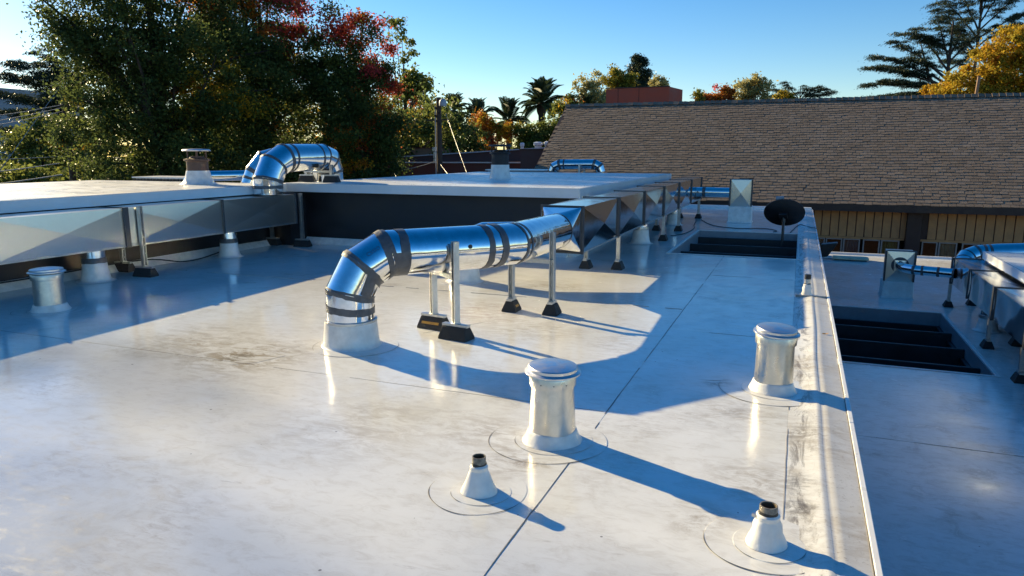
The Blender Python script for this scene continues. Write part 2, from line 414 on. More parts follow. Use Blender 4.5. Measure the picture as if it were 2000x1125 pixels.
class MB:
    def __init__(s):
        s.v = []; s.f = []; s.m = []
    def add(s, vs_, fs, mi=0):
        k = len(s.v)
        s.v += [tuple(v) for v in vs_]
        s.f += [tuple(i + k for i in f) for f in fs]
        s.m += [mi] * len(fs)
        return s
    def box(s, a, b, mi=0):
        x0, y0, z0 = a; x1, y1, z1 = b
        return s.add([(x0,y0,z0),(x1,y0,z0),(x1,y1,z0),(x0,y1,z0),(x0,y0,z1),(x1,y0,z1),(x1,y1,z1),(x0,y1,z1)],
                     [(0,3,2,1),(4,5,6,7),(0,1,5,4),(1,2,6,5),(2,3,7,6),(3,0,4,7)], mi)
    def obox(s, c, half, ax, mi=0):
        """oriented box: centre, half sizes, three axes"""
        c = Vector(c); a, b, d = [Vector(q) for q in ax]
        vv = []
        for k in (-1, 1):
            for i, j in ((-1,-1),(1,-1),(1,1),(-1,1)):
                vv.append(c + a*half[0]*i + b*half[1]*j + d*half[2]*k)
        return s.add(vv, [(0,3,2,1),(4,5,6,7),(0,1,5,4),(1,2,6,5),(2,3,7,6),(3,0,4,7)], mi)
    def bar(s, p0, p1, w, h, up=(0,0,1), mi=0):
        p0, p1 = Vector(p0), Vector(p1)
        d = (p1 - p0); L = d.length; d /= L
        u = Vector(up)
        r = d.cross(u)
        if r.length < 1e-4: r = d.cross(Vector((1,0,0)))
        r.normalize(); u = r.cross(d)
        return s.obox((p0+p1)/2, (w/2, L/2, h/2), (r, d, u), mi)
    def tube(s, pts, rad, n=8, cap=True, mi=0):
        pts = [Vector(p) for p in pts]
        if not isinstance(rad, (list, tuple)): rad = [rad]*len(pts)
        k = len(s.v)
        prev = None
        for i, p in enumerate(pts):
            d = (pts[min(i+1,len(pts)-1)] - pts[max(i-1,0)]).normalized()
            if prev is None:
                a = d.cross(Vector((0,0,1)))
                if a.length < 1e-3: a = d.cross(Vector((1,0,0)))
                a.normalize()
            else:
                a = (prev - d*prev.dot(d)).normalized()
            prev = a
            b = d.cross(a)
            for j in range(n):
                t = 2*math.pi*j/n
                s.v.append(tuple(p + (a*math.cos(t) + b*math.sin(t))*rad[i]))
        for i in range(len(pts)-1):
            for j in range(n):
                j2 = (j+1) % n
                s.f.append((k+i*n+j, k+i*n+j2, k+(i+1)*n+j2, k+(i+1)*n+j)); s.m.append(mi)
        if cap:
            s.f.append(tuple(k+j for j in reversed(range(n)))); s.m.append(mi)
            s.f.append(tuple(k+(len(pts)-1)*n+j for j in range(n))); s.m.append(mi)
        return s
    def lathe(s, prof, c=(0,0,0), n=40, mi=0, wob=0.0, seed=0, cap_top=True, cap_bot=False):
        rr = random.Random(seed)
        ph = [rr.uniform(0,6.28) for _ in range(3)]
        k = len(s.v)
        for (r, z) in prof:
            for j in range(n):
                t = 2*math.pi*j/n
                w = 1 + wob*(math.sin(2*t+ph[0]) + 0.6*math.sin(3*t+ph[1]) + 0.4*math.sin(5*t+ph[2]))
                s.v.append((c[0]+r*w*math.cos(t), c[1]+r*w*math.sin(t), c[2]+z))
        for i in range(len(prof)-1):
            for j in range(n):
                j2 = (j+1) % n
                s.f.append((k+i*n+j, k+i*n+j2, k+(i+1)*n+j2, k+(i+1)*n+j)); s.m.append(mi)
        if cap_bot:
            s.f.append(tuple(k+j for j in reversed(range(n)))); s.m.append(mi)
        if cap_top:
            s.f.append(tuple(k+(len(prof)-1)*n+j for j in range(n))); s.m.append(mi)
        return s
    def build(s, name, mat, parent=None, smooth=False, bevel=0, angle=35):
        o_ = ORG.get(parent, Vector((0,0,0)))
        me = bpy.data.meshes.new(name)
        me.from_pydata([tuple(Vector(v) - o_) for v in s.v], [], s.f)
        mats = mat if isinstance(mat, (list, tuple)) else [mat]
        for q in mats: me.materials.append(M[q] if isinstance(q, str) else q)
        if len(mats) > 1: me.polygons.foreach_set('material_index', s.m)
        ob = bpy.data.objects.new(name, me)
        COL.objects.link(ob)
        if parent is not None:
            ob.parent = parent
            ORG[ob] = o_
        else:
            ORG[ob] = Vector((0,0,0))
        if bevel:
            bm = bmesh.new(); bm.from_mesh(me)
            bmesh.ops.bevel(bm, geom=bm.edges[:], offset=bevel, segments=1, affect='EDGES', profile=0.5)
            bm.to_mesh(me); bm.free()
        if smooth:
            me.polygons.foreach_set('use_smooth', [True]*len(me.polygons))
            bm = bmesh.new(); bm.from_mesh(me)
            lim = R(angle)
            for e in bm.edges:
                if len(e.link_faces) == 2 and e.calc_face_angle(0) > lim: e.smooth = False
            bm.to_mesh(me); bm.free()
        me.update()
        return ob

def copy_tree(o, loc, label, parent=None):
    c = o.copy(); COL.objects.link(c)
    if parent is None:
        c.location = loc; ORG[c] = Vector(loc)
        if label: c['label'] = label
    else:
        c.parent = parent
    for ch in list(o.children): copy_tree(ch, None, None, c)
    return c

# ---------- round duct with mitred elbow gores
def frame(d, ref=None):
    d = d.normalized()
    if ref is not None:
        a = ref - d*ref.dot(d)
        if a.length > 1e-4: a.normalize(); return a, d.cross(a)
    a = d.cross(Vector((0,0,1)))
    if a.length < 1e-3: a = Vector((1,0,0))
    a.normalize()
    return a, d.cross(a)

def cyl_between(mb, p0, n0, p1, n1, r, N=44, ref=None, jit=0.0, rr=None, arc=None, mi=0):
    """tube of radius r from the plane (p0,n0) to the plane (p1,n1)"""
    p0, p1, n0, n1 = Vector(p0), Vector(p1), Vector(n0).normalized(), Vector(n1).normalized()
    d = (p1-p0).normalized()
    a, b = frame(d, ref)
    k = len(mb.v)
    ring = []
    for (p, n) in ((p0, n0), (p1, n1)):
        off = [0.0]*N
        if jit:
            acc = [rr.uniform(-1,1) for _ in range(N)]
            off = [jit*(acc[i]*0.6 + acc[(i//4*4)%N]) for i in range(N)]
        for j in range(N):
            t = 2*math.pi*j/N
            q = p + (a*math.cos(t) + b*math.sin(t))*r
            q = q - d*((q-p).dot(n)/d.dot(n)) + d*off[j]
            mb.v.append(tuple(q))
    for j in range(N):
        j2 = (j+1) % N
        mb.f.append((k+j, k+j2, k+N+j2, k+N+j)); mb.m.append(mi)
    return a

def round_duct(root, pts, r, tapes=(), part='duct_segment', mat='round_metal', open_ends=False, bands=()):
    """each straight or gore is a part; tapes at joint indices (w0 before, w1 after)"""
    pts = [Vector(p) for p in pts]
    n = len(pts)
    ds = [(pts[i+1]-pts[i]).normalized() for i in range(n-1)]
    pl = [ds[0]] + [(ds[i-1]+ds[i]).normalized() for i in range(1, n-1)] + [ds[-1]]
    segs = []
    for i in range(n-1):
        mb = MB()
        cyl_between(mb, pts[i], pl[i], pts[i+1], pl[i+1], r)
        segs.append(mb.build(part, mat, root, smooth=True, angle=60))
    rr = random.Random(int(abs(pts[0].x*1000)+n))
    for (i, w0, w1) in tapes:
        mb = MB()
        if i > 0 and w0 > 0:
            cyl_between(mb, pts[i]-ds[i-1]*w0, pl[i], pts[i], pl[i], r+0.0035, jit=0.004, rr=rr)
        if i < n-1 and w1 > 0:
            cyl_between(mb, pts[i], pl[i], pts[i]+ds[i]*w1, pl[i], r+0.0035, jit=0.004, rr=rr)
        mb.build('tape_band', 'tape', root, smooth=True, angle=60)
    for (i, t0, t1, tilt) in bands:        # straight bands on segment i between distances
        mb = MB()
        nn = (ds[i] + Vector(tilt)).normalized()
        cyl_between(mb, pts[i]+ds[i]*t0, nn, pts[i]+ds[i]*t1, nn, r+0.004, jit=0.004, rr=rr)
        mb.build('tape_band', 'tape', root, smooth=True, angle=60)
    return segs, ds

# ---------- rectangular duct running along Y
def cross_panel(mb, c, dent):
    """quad with a raised or pressed centre: the cross-break of sheet-metal duct"""
    c = [Vector(q) for q in c]
    n = (c[1]-c[0]).cross(c[3]-c[0]).normalized()
    m_ = (c[0]+c[1]+c[2]+c[3])/4 + n*dent
    mb.add(c+[m_], [(0,1,4),(1,2,4),(2,3,4),(3,0,4)])

def rect_duct(root, x0, x1, z0, z1, ys, flange=0.022, dents=(0.012, 0.012), sec='duct_section', wide=(), mat='rect_metal', pillow=0.0):
    for i in range(len(ys)-1):
        ya, yb = ys[i]+0.004, ys[i+1]-0.004
        s = dents[i % len(dents)]
        mb = MB()
        cross_panel(mb, [(x1,ya,z0),(x1,yb,z0),(x1,yb,z1),(x1,ya,z1)], s)
        if pillow:
            # added hollows in the face, shaped to focus reflected sun onto the roof
            nu, nv = 28, 10
            pm = MB()
            for j in range(nv+1):
                for q in range(nu+1):
                    u, v = q/nu, j/nv
                    pm.v.append((x0 + pillow*(0.5-0.5*math.cos(4*math.pi*u+0.6*i))*math.sin(math.pi*v), ya+(yb-ya)*u, z0+(z1-z0)*v))
            for j in range(nv):
                for q in range(nu):
                    a = j*(nu+1)+q
                    pm.f.append((a, a+nu+1, a+nu+2, a+1)); pm.m.append(0)
            pm.build('side_panel', mat, root, smooth=True, angle=80)
        else:
            cross_panel(mb, [(x0,yb,z0),(x0,ya,z0),(x0,ya,z1),(x0,yb,z1)], s)
        cross_panel(mb, [(x0,ya,z1),(x1,ya,z1),(x1,yb,z1),(x0,yb,z1)], s*0.8)
        cross_panel(mb, [(x0,yb,z0),(x1,yb,z0),(x1,ya,z0),(x0,ya,z0)], s*0.5)
        mb.add([(x0,ya,z0),(x1,ya,z0),(x1,ya,z1),(x0,ya,z1)], [(0,1,2,3)])
        mb.add([(x0,yb,z0),(x1,yb,z0),(x1,yb,z1),(x0,yb,z1)], [(3,2,1,0)])
        mb.build(sec, mat, root)
        # folded lower lip
        MB().box((x1-0.004, ya, z0-0.018), (x1+0.007, yb, z0-0.001)).build('bottom_lip', 'strut', root)
    for i, y in enumerate(ys):
        w = 0.034 if i in wide else 0.012
        f_ = flange
        mb = MB()
        mb.box((x1+0.001,y-w,z0-f_),(x1+f_,y+w,z1+f_*0.6))
        mb.box((x0-f_,y-w,z0-f_),(x0-0.001,y+w,z1+f_*0.6))
        mb.box((x0-0.0005,y-0.010,z1+0.001),(x1+0.0005,y+0.010,z1+0.012))
        mb.box((x0-0.0005,y-w,z0-f_*0.9),(x1+0.0005,y+w,z0-0.001))
        mb.build('joint_flange', 'flange', root)

# ---------- supports: strut posts on rubber blocks
def foot(root, x, y, z, rot=0.0, L=0.24, stripe=False, big=True):
    ca, sa = math.cos(rot), math.sin(rot)
    ax, ay = Vector((ca,sa,0)), Vector((-sa,ca,0))
    hw, tw, h = (0.075, 0.038, 0.105) if big else (0.075, 0.030, 0.10)
    mb = MB()
    vv = []
    for e in (-1, 1):
        for (w, zz) in ((-hw,0),(hw,0),(hw*0.96,0.02),(tw,h),(-tw,h),(-hw*0.96,0.02)):
            vv.append(Vector((x,y,z+zz)) + ax*(e*(L/2 - (0.022 if zz > 0.05 else 0.0))) + ay*w)
    mb.add(vv, [(5,4,3,2,1,0),(6,7,8,9,10,11)] + [(i,(i+1)%6,6+(i+1)%6,6+i) for i in range(6)])
    b = mb.build('base_block', 'rubber', root, bevel=0.004)
    mb = MB()
    mb.obox((x,y,z+h+0.010), (L/2-0.012, 0.026, 0.010), (ax, ay, Vector((0,0,1))))
    mb.build('channel', 'strut', root)
    if stripe:
        mb = MB()
        c = Vector((x,y,z+0.055)) - ay*(hw-0.019+0.002)
        n_ = (Vector((0,0,1))*0.62 + ay*0.2).normalized()
        mb.obox(c, (L/2-0.045, 0.002, 0.011), (ax, (ay*-0.9 + Vector((0,0,0.38))).normalized(), (Vector((0,0,0.9)) + ay*0.38).normalized()))
        mb.build('reflector_stripe', 'yellow', b)
    return z + h + 0.02

def strut(root, x, y, z0, z1, rot=0.0, s=0.050):
    """C-channel post, open side facing local -Y"""
    ca, sa = math.cos(rot), math.sin(rot)
    def w(a, b): return (x + ca*a - sa*b, y + sa*a + ca*b)
    t = 0.004; h = s/2
    prof = [(-h,-h),(-h,h),(h,h),(h,-h),(h-0.009,-h),(h-0.009,-h+t),(h-t,-h+t),(h-t,h-t),(-h+t,h-t),(-h+t,-h+t),(-h+0.009,-h+t),(-h+0.009,-h)]
    n = len(prof)
    vv = [w(*p)+(z0,) for p in prof] + [w(*p)+(z1,) for p in prof]
    fs = [(i, (i+1)%n, n+(i+1)%n, n+i) for i in range(n)] + [tuple(range(n))[::-1], tuple(range(n, 2*n))]
    mb = MB().add(vv, [f[::-1] for f in fs])
    # bolt plate at foot
    mb.obox((x,y,z0+0.006), (0.03,0.03,0.004), ((ca,sa,0),(-sa,ca,0),(0,0,1)))
    for q in range(int((z1-z0)/0.10)):
        px, py = w(0, -h-0.001)
        zz = z0 + 0.06 + q*0.10
        mb.obox((px,py,zz), (0.004,0.002,0.010), ((ca,sa,0),(-sa,ca,0),(0,0,1)))
    return mb.build('post', 'strut', root)

# ---------- sheets of a roof with rectangular holes
def rect_minus(r, holes):
    out = [r]
    for (hx0,hy0,hx1,hy1) in holes:
        nx = []
        for (a,b,c,d) in out:
            if hx1 <= a or hx0 >= c or hy1 <= b or hy0 >= d:
                nx.append((a,b,c,d)); continue
            if b < hy0: nx.append((a,b,c,hy0))
            if hy1 < d: nx.append((a,hy1,c,d))
            y0, y1 = max(b,hy0), min(d,hy1)
            if a < hx0: nx.append((a,y0,hx0,y1))
            if hx1 < c: nx.append((hx1,y0,c,y1))
        out = nx
    return out

def sheet(root, r, z, holes, mat, t=0.0035):
    mb = MB()
    for (a,b,c,d) in rect_minus(r, holes):
        mb.box((a,b,z-t),(c,d,z))
    return mb.build('membrane_sheet', mat, root)

def seam_line(root, pts, w=0.007, z=0.0022, mat='seam', broken=0.15, seed=0, name='seam'):
    rr = random.Random(seed)
    mb = MB()
    for (a, b) in zip(pts[:-1], pts[1:]):
        a, b = Vector(a+(0,)), Vector(b+(0,))
        L = (b-a).length
        n = max(1, int(L/0.16))
        d = (b-a)/n; nn = Vector((-d.y, d.x, 0)).normalized()
        w0 = w*rr.uniform(0.5,1.3); o0 = 0
        for i in range(n):
            w1 = w*rr.uniform(0.35,1.35); o1 = rr.uniform(-1,1)*w*0.35
            if rr.random() > broken:
                p, q = a+d*i+nn*o0, a+d*(i+1)+nn*o1
                zz = Vector((0,0,z))
                mb.add([p-nn*w0/2, q-nn*w1/2, q-nn*w1/2+zz, q+nn*w1/2+zz, q+nn*w1/2, p+nn*w0/2, p+nn*w0/2+zz, p-nn*w0/2+zz],
                       [(7,2,3,6),(0,1,2,7),(4,5,6,3)])
            w0, o0 = w1, o1
    return mb.build(name, mat, root)

# ================================================================ ground
g = MB()
g.add([(-900,-900,-4.6),(900,-900,-4.6),(900,900,-4.6),(-900,900,-4.6)], [(0,1,2,3)])
tag(g.build('ground', 'asphalt'), 'grey asphalt ground far below the roofs', 'ground', kind='structure')

# ================================================================ main roof
EDGE = 0.375
WELL = (-1.76, 10.90, 0.045, 14.35)
RX0, RY0, RY1 = -15.0, -4.0, 20.7
mb = MB()
for (a,b,c,d) in rect_minus((RX0,RY0,0.36,RY1), [WELL]):
    mb.box((a,b,-0.35),(c,d,-0.012))
roof = mb.build('flat_roof', 'pit')
tag(roof, 'white membrane flat roof with seams, glossy and wet in the shade', 'roof', kind='structure')
rows = [RY0,0.9,3.93,6.95,9.97,13.0,16.0,19.0,RY1]
for i in range(len(rows)-1):
    sheet(roof, (RX0,rows[i],-0.962,rows[i+1]), 0.0 if i % 2 else -0.0004, [WELL], 'membrane')
rows2 = [RY0,6.10,9.1,14.9,18.3,RY1]
for i in range(len(rows2)-1):
    sheet(roof, (-0.962,rows2[i],0.03,rows2[i+1]), -0.0008 if i % 2 else -0.0012, [WELL], 'membrane')
# edge strip: bulged membrane rising to the edge metal
prof = [(0.0305,-0.0015),(0.06,0.0),(0.105,0.002),(0.150,0.010),(0.185,0.019),(0.200,0.021),(0.212,0.015),(0.228,0.015),(0.240,0.018),(0.256,0.015),(0.30,0.011),(0.352,0.006)]
mb = MB()
ny = 120
for j in range(ny+1):
    y = RY0 + (RY1-RY0)*j/ny
    for k, (x, z) in enumerate(prof):
        w = 0.008*math.sin(y*0.9+0.5) + 0.003*math.sin(y*3.1)
        mb.v.append((x + (w if 2 <= k <= 9 else 0), y, z*(1+0.12*math.sin(y*1.1+k*0.3))))
np_ = len(prof)
for j in range(ny):
    for k in range(np_-1):
        xa, xb = prof[k][0], prof[k+1][0]
        ya, yb = RY0+(RY1-RY0)*j/ny, RY0+(RY1-RY0)*(j+1)/ny
        a = j*np_+k
        mb.f.append((a, a+1, a+np_+1, a+np_)); mb.m.append(0)
mb.build('edge_strip', 'membrane_edge', roof, smooth=True, angle=80)
mb = MB()
for j in range(9):
    ya, yb = RY0+(RY1-RY0)*j/9, RY0+(RY1-RY0)*(j+1)/9
    mb.box((0.350,ya+0.001,-0.14),(EDGE,yb-0.001,0.016+0.001*(j%2)))
mb.build('edge_cap', 'white_metal', roof, bevel=0.003)
seam_line(roof, [(0.347,RY0),(0.3485,RY1)], 0.004, 0.0105, 'seam', 0.25, 5)
MB().box((RX0,RY1-0.14,-0.01),(0.34,RY1,0.07)).build('end_cap', 'white_metal', roof, bevel=0.01)
MB().box((RX0,RY1-0.42,-0.01),(0.34,RY1-0.36,0.035)).build('end_cap', 'white_metal', roof, bevel=0.01)
# seams
seam_line(roof, [(-0.962,RY0),(-0.962,3.75)], 0.0042, 0.0010, 'seam', 0.04, 1)
seam_line(roof, [(-0.965,3.9),(-0.962,10.88)], 0.0048, 0.0010, 'seam', 0.06, 2)
seam_line(roof, [(-7.4,3.93),(-0.98,3.93)], 0.0045, 0.0010, 'seam', 0.22, 3)
seam_line(roof, [(-7.6,6.95),(-0.98,6.95)], 0.006, 0.004, 'seam_soft', 0.4, 4)
seam_line(roof, [(-7.6,0.9),(-0.98,0.9)], 0.006, 0.004, 'seam', 0.3, 6)
seam_line(roof, [(-0.95,6.10),(0.02,6.10)], 0.005, 0.0010, 'seam', 0.1, 7)
seam_line(roof, [(-0.95,9.1),(0.02,9.1)], 0.006, 0.0010, 'seam_soft', 0.3, 8)
seam_line(roof, [(0.030,RY0),(0.032,10.8)], 0.004, 0.0008, 'seam_soft', 0.3, 9)
seam_line(roof, [(-2.95,5.05),(-2.55,5.75)], 0.0035, 0.0010, 'seam', 0.25, 10)
seam_line(roof, [(-3.95,3.93),(-3.72,3.86),(-3.58,3.98),(-3.5,4.2)], 0.0035, 0.0010, 'seam_soft', 0.2, 12)
seam_line(roof, [(0.04,8.02),(0.345,8.02)], 0.010, 0.025, 'seam_soft', 0.0, 13)
# outer walls of the building below the roof
mb = MB()
mb.box((0.30,RY0,-4.6),(0.355,RY1,-0.36)); mb.box((RX0,RY1-0.06,-4.6),(0.298,RY1,-0.36)); mb.box((RX0,RY0,-4.6),(RX0+0.06,RY1-0.062,-0.36))
mb.box((RX0+0.062,RY0,-4.6),(0.298,RY0+0.06,-0.36))
mb.build('outer_wall', 'plum_wall', roof)

# fallen leaf scraps on the edge strip
def fallen_leaf(x, y, z, rot, label):
    mb = MB()
    a, b = Vector((math.cos(rot),math.sin(rot),0)), Vector((-math.sin(rot),math.cos(rot),0))
    pts = [(-0.03,0,0.004),(-0.012,0.013,0.009),(0.010,0.014,0.006),(0.032,0.003,0.012),(0.012,-0.013,0.008),(-0.012,-0.012,0.006),(0,0,0.003)]
    mb.add([Vector((x,y,z))+a*p[0]+b*p[1]+Vector((0,0,p[2])) for p in pts], [(0,5,6),(5,4,6),(4,3,6),(3,2,6),(2,1,6),(1,0,6)])
    tag(mb.build('fallen_leaf', 'yellow'), label, 'leaf')
fallen_leaf(0.285, 6.35, 0.012, 0.3, 'curled brown leaf lying on the white roof edge strip')

# ================================================================ roof openings with joists
def opening(name, r, zt, label, joists, depth=2.6, curb=0.05, lip=0.010):
    x0,y0,x1,y1 = r
    t = thing(name, ((x0+x1)/2,(y0+y1)/2,zt), label, 'roof opening')
    c = curb
    mb = MB()
    mb.box((x0-c,y0-c,zt+0.001),(x1+c,y0-0.001,zt+lip)); mb.box((x0-c,y1+0.001,zt+0.001),(x1+c,y1+c,zt+lip))
    mb.box((x0-c,y0,zt+0.001),(x0-0.001,y1,zt+lip)); mb.box((x1+0.001,y0,zt+0.001),(x1+c if x1+c < 0.07 or zt < -1 else x1+0.02,y1,zt+lip))
    mb.build('curb', 'boot', t, bevel=0.006)
    mb = MB(); q = 0.012
    mb.box((x0,y0,zt-0.22),(x1,y0+q,zt-0.002)); mb.box((x0,y1-q,zt-0.22),(x1,y1,zt-0.002))
    mb.box((x0,y0+q,zt-0.22),(x0+q,y1-q,zt-0.002)); mb.box((x1-q,y0+q,zt-0.22),(x1,y1-q,zt-0.002))
    mb.build('metal_lining', 'curb_grey', t)
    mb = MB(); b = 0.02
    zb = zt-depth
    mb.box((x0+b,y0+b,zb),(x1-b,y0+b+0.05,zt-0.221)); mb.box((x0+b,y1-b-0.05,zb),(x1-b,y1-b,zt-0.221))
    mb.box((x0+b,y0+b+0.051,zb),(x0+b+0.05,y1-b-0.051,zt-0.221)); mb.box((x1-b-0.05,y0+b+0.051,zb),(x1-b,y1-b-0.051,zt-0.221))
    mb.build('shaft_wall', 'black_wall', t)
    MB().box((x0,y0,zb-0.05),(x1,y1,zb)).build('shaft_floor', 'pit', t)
    for y in joists:
        MB().box((x0+q+0.002,y-0.025,zt-0.42),(x1-q-0.002,y+0.025,zt-0.10)).build('joist', 'joist', t, bevel=0.006)
    return t
opening('roof_opening', WELL, 0.0, 'open roof well with two black joists in front of the satellite dish', [11.95, 13.05, 14.15])
LZ = -1.2
LWELL = (0.62, 10.05, 2.40, 13.80)
opening('roof_opening', LWELL, LZ, 'open well with dark joists in the lower roof below the white edge', [10.75, 11.75, 12.75])

# ================================================================ lower roof on the right
mb = MB()
for (a,b,c,d) in rect_minus((0.362,-3,9.0,21.2), [LWELL]):
    mb.box((a,b,LZ-0.35),(c,d,LZ-0.012))
low = mb.build('lower_roof', 'pit')
tag(low, 'lower white flat roof in blue shade beside the raised edge', 'roof', kind='structure')
lr = [-3,1.5,4.75,7.36,10.0,14.6,17.5,21.2]
for i in range(len(lr)-1):
    sheet(low, (0.362,lr[i],9.0,lr[i+1]), LZ - (0.0 if i % 2 else 0.003), [LWELL], 'membrane_low')
def seam_low(pts, *a):
    o = seam_line(low, pts, *a); o.location = (0,0,LZ); return o
seam_low([(0.37,7.36),(6,7.36)], 0.006, 0.0010, 'seam', 0.3, 21)
seam_low([(0.37,4.75),(6,4.75)], 0.006, 0.0010, 'seam', 0.3, 22)
MB().box((0.362,21.12,LZ-0.2),(9.0,21.22,LZ+0.05)).build('end_cap', 'white_metal', low, bevel=0.01)
mb = MB(); mb.box((0.37,21.05,-4.6),(9.0,21.11,LZ-0.36)); mb.box((0.37,-3,-4.6),(9.0,-2.94,LZ-0.36)); mb.box((8.94,-2.93,-4.6),(9,20.54,LZ-0.36))
mb.build('outer_wall', 'plum_wall', low)

# ================================================================ raised roof blocks
def roof_block(name, x0, x1, y0, y1, zb, zt, over, fh, label, wall_mat='black_wall', slope=0.0):
    t = thing(name, ((x0+x1)/2,(y0+y1)/2,zb), label, 'building')
    MB().box((x0,y0,zb-0.005),(x1,y1,zt-fh*0.7)).build('wall', wall_mat, t)
    mb = MB()
    ax0,ax1,ay0,ay1 = x0-over,x1+over,y0-over,y1+over
    # gently crowned membrane top
    nx_, ny_ = 24, 24
    for j in range(ny_+1):
        for i in range(nx_+1):
            u, v = i/nx_, j/ny_
            x, y = ax0+0.03+(ax1-ax0-0.06)*u, ay0+0.03+(ay1-ay0-0.06)*v
            e = min(1.0, 6*min(u,1-u))*min(1.0, 6*min(v,1-v))
            mb.v.append((x, y, zt+0.004 + slope*e + 0.004*math.sin(x*2.1)*math.sin(y*1.7)*e))
    for j in range(ny_):
        for i in range(nx_):
            a = j*(nx_+1)+i
            mb.f.append((a,a+1,a+nx_+2,a+nx_+1)); mb.m.append(0)
    mb.build('membrane_top', 'membrane_up', t, smooth=True, angle=80)
    mb = MB()
    mb.box((ax0,ay0,zt-fh),(ax1,ay0+0.028,zt+0.002)); mb.box((ax0,ay1-0.028,zt-fh),(ax1,ay1,zt+0.002))
    mb.box((ax0,ay0+0.0285,zt-fh),(ax0+0.028,ay1-0.0285,zt+0.002)); mb.box((ax1-0.028,ay0+0.0285,zt-fh),(ax1,ay1-0.0285,zt+0.002))
    mb.build('fascia', 'fascia', t, bevel=0.003)
    MB().box((ax0+0.029,ay0+0.029,zt-fh*0.69),(ax1-0.029,ay1-0.029,zt-0.01)).build('roof_deck', 'pit', t)
    return t
blk_left = roof_block('raised_roof_block', -12.05, -8.12, -3.5, 9.55, 0, 0.99, 0.22, 0.13, 'long low block with white roof behind the tall rectangular duct')
blk_main = roof_block('raised_roof_block', -7.70, -3.08, 9.98, 17.3, 0, 1.00, 0.22, 0.135, 'square black-walled block with white roof and a dark flue standing on it')
# link between the two blocks fills the inner corner
t = thing('corner_wall', (-7.95,9.85,0), 'short black wall joining the two white-roofed blocks at their inner corner', 'wall')
MB().box((-8.118,9.56,-0.005),(-7.702,10.6,0.86)).build('wall', 'black_wall', t)
MB().box((-8.3,9.4+0.372,0.862),(-7.70,10.75,0.985)).build('membrane_top', 'membrane_up', t)
# white flashing upstand along the wall feet
def upstand(pts, h=0.10, w=0.11, label=''):
    mb = MB()
    for (a, b, n) in pts:
        a, b, n = Vector(a+(0,)), Vector(b+(0,)), Vector(n+(0,))
        vv = [a, a+n*w, a+n*0.012+Vector((0,0,h)), a+Vector((0,0,h)), b, b+n*w, b+n*0.012+Vector((0,0,h)), b+Vector((0,0,h))]
        mb.add(vv, [(0,1,2,3),(7,6,5,4),(1,5,6,2),(2,6,7,3)])
    return mb
upstand([((-8.117,-3.5),(-8.117,9.55),(1,0))]).build('wall_flashing', 'boot', blk_left)
upstand([((-7.70,9.977),(-3.08,9.977),(0,-1)),((-3.077,9.98),(-3.077,17.3),(1,0))]).build('wall_flashing', 'boot', blk_main)

# right-hand block on the lower roof
roof_block('raised_roof_block', 3.30, 8.6, 3.0, 14.0, LZ, -0.16, 0.30, 0.13, 'raised white-roofed block at the right above the lower duct', 'black_wall')

# ================================================================ main round duct into rectangular duct
ROUND_R = 0.185
t = thing('gooseneck_duct', (-3.22,4.66,0), 'shiny round duct with grey tape rising from a white boot and bending along the roof', 'duct')
DU = Vector((0.643,0.766,0))
b0 = Vector((-3.22,4.66,0))
path = [b0+Vector((0,0,0.20)), b0+Vector((0,0,0.415)), b0+DU*0.105+Vector((0,0,0.605)), b0+DU*0.30+Vector((0,0,0.712)),
        Vector((-2.47,5.555,0.712)), Vector((-2.335,5.87,0.705)), Vector((-2.345,7.14,0.69))]
segs, dss = round_duct(t, path, ROUND_R,
    tapes=[(1,0.035,0.02),(2,0.03,0.03),(3,0.055,0.0),(4,0.055,0.0),(5,0.028,0.0),(6,0.025,0.0)],
    bands=[(0,0.075,0.130,(0.10,0.0,0)),(3,0.0,0.035,(0,0,0.25)),(3,0.075,0.15,(0,0,0)),(4,0.055,0.13,(0,0,0)),(5,0.03,0.065,(0,0,0))])
# vertical joint strip of tape up the first gores
def tape_strip(p, d, e1, e2, r, a0, a1, phi0, phi1, slant=0.0):
    mb = MB(); n, q = 10, 8
    for i in range(n+1):
        for j in range(q+1):
            s = a0+(a1-a0)*i/n; ph = phi0+(phi1-phi0)*j/q + slant*(i/n-0.5)
            mb.v.append(tuple(p+d*s+(e1*math.cos(ph)+e2*math.sin(ph))*r))
    for i in range(n):
        for j in range(q):
            k = i*(q+1)+j
            mb.f.append((k,k+1,k+q+2,k+q+1)); mb.m.append(0)
    return mb
E1 = Vector((0.766,-0.643,0))
def up_of(d): return (E1.cross(d)).normalized() if (E1.cross(d)).z > 0 else -(E1.cross(d)).normalized()
d1 = dss[1]
tape_strip(path[1], d1, E1, up_of(d1), ROUND_R+0.005, 0.03, 0.19, -0.55, -0.05, 0.1).build('tape_band', 'tape', t, smooth=True)
d3 = dss[3]
tape_strip(path[3], d3, E1, up_of(d3), ROUND_R+0.005, 0.02, 0.10, -1.5, 0.12, 0.0).build('tape_band', 'tape', t, smooth=True)
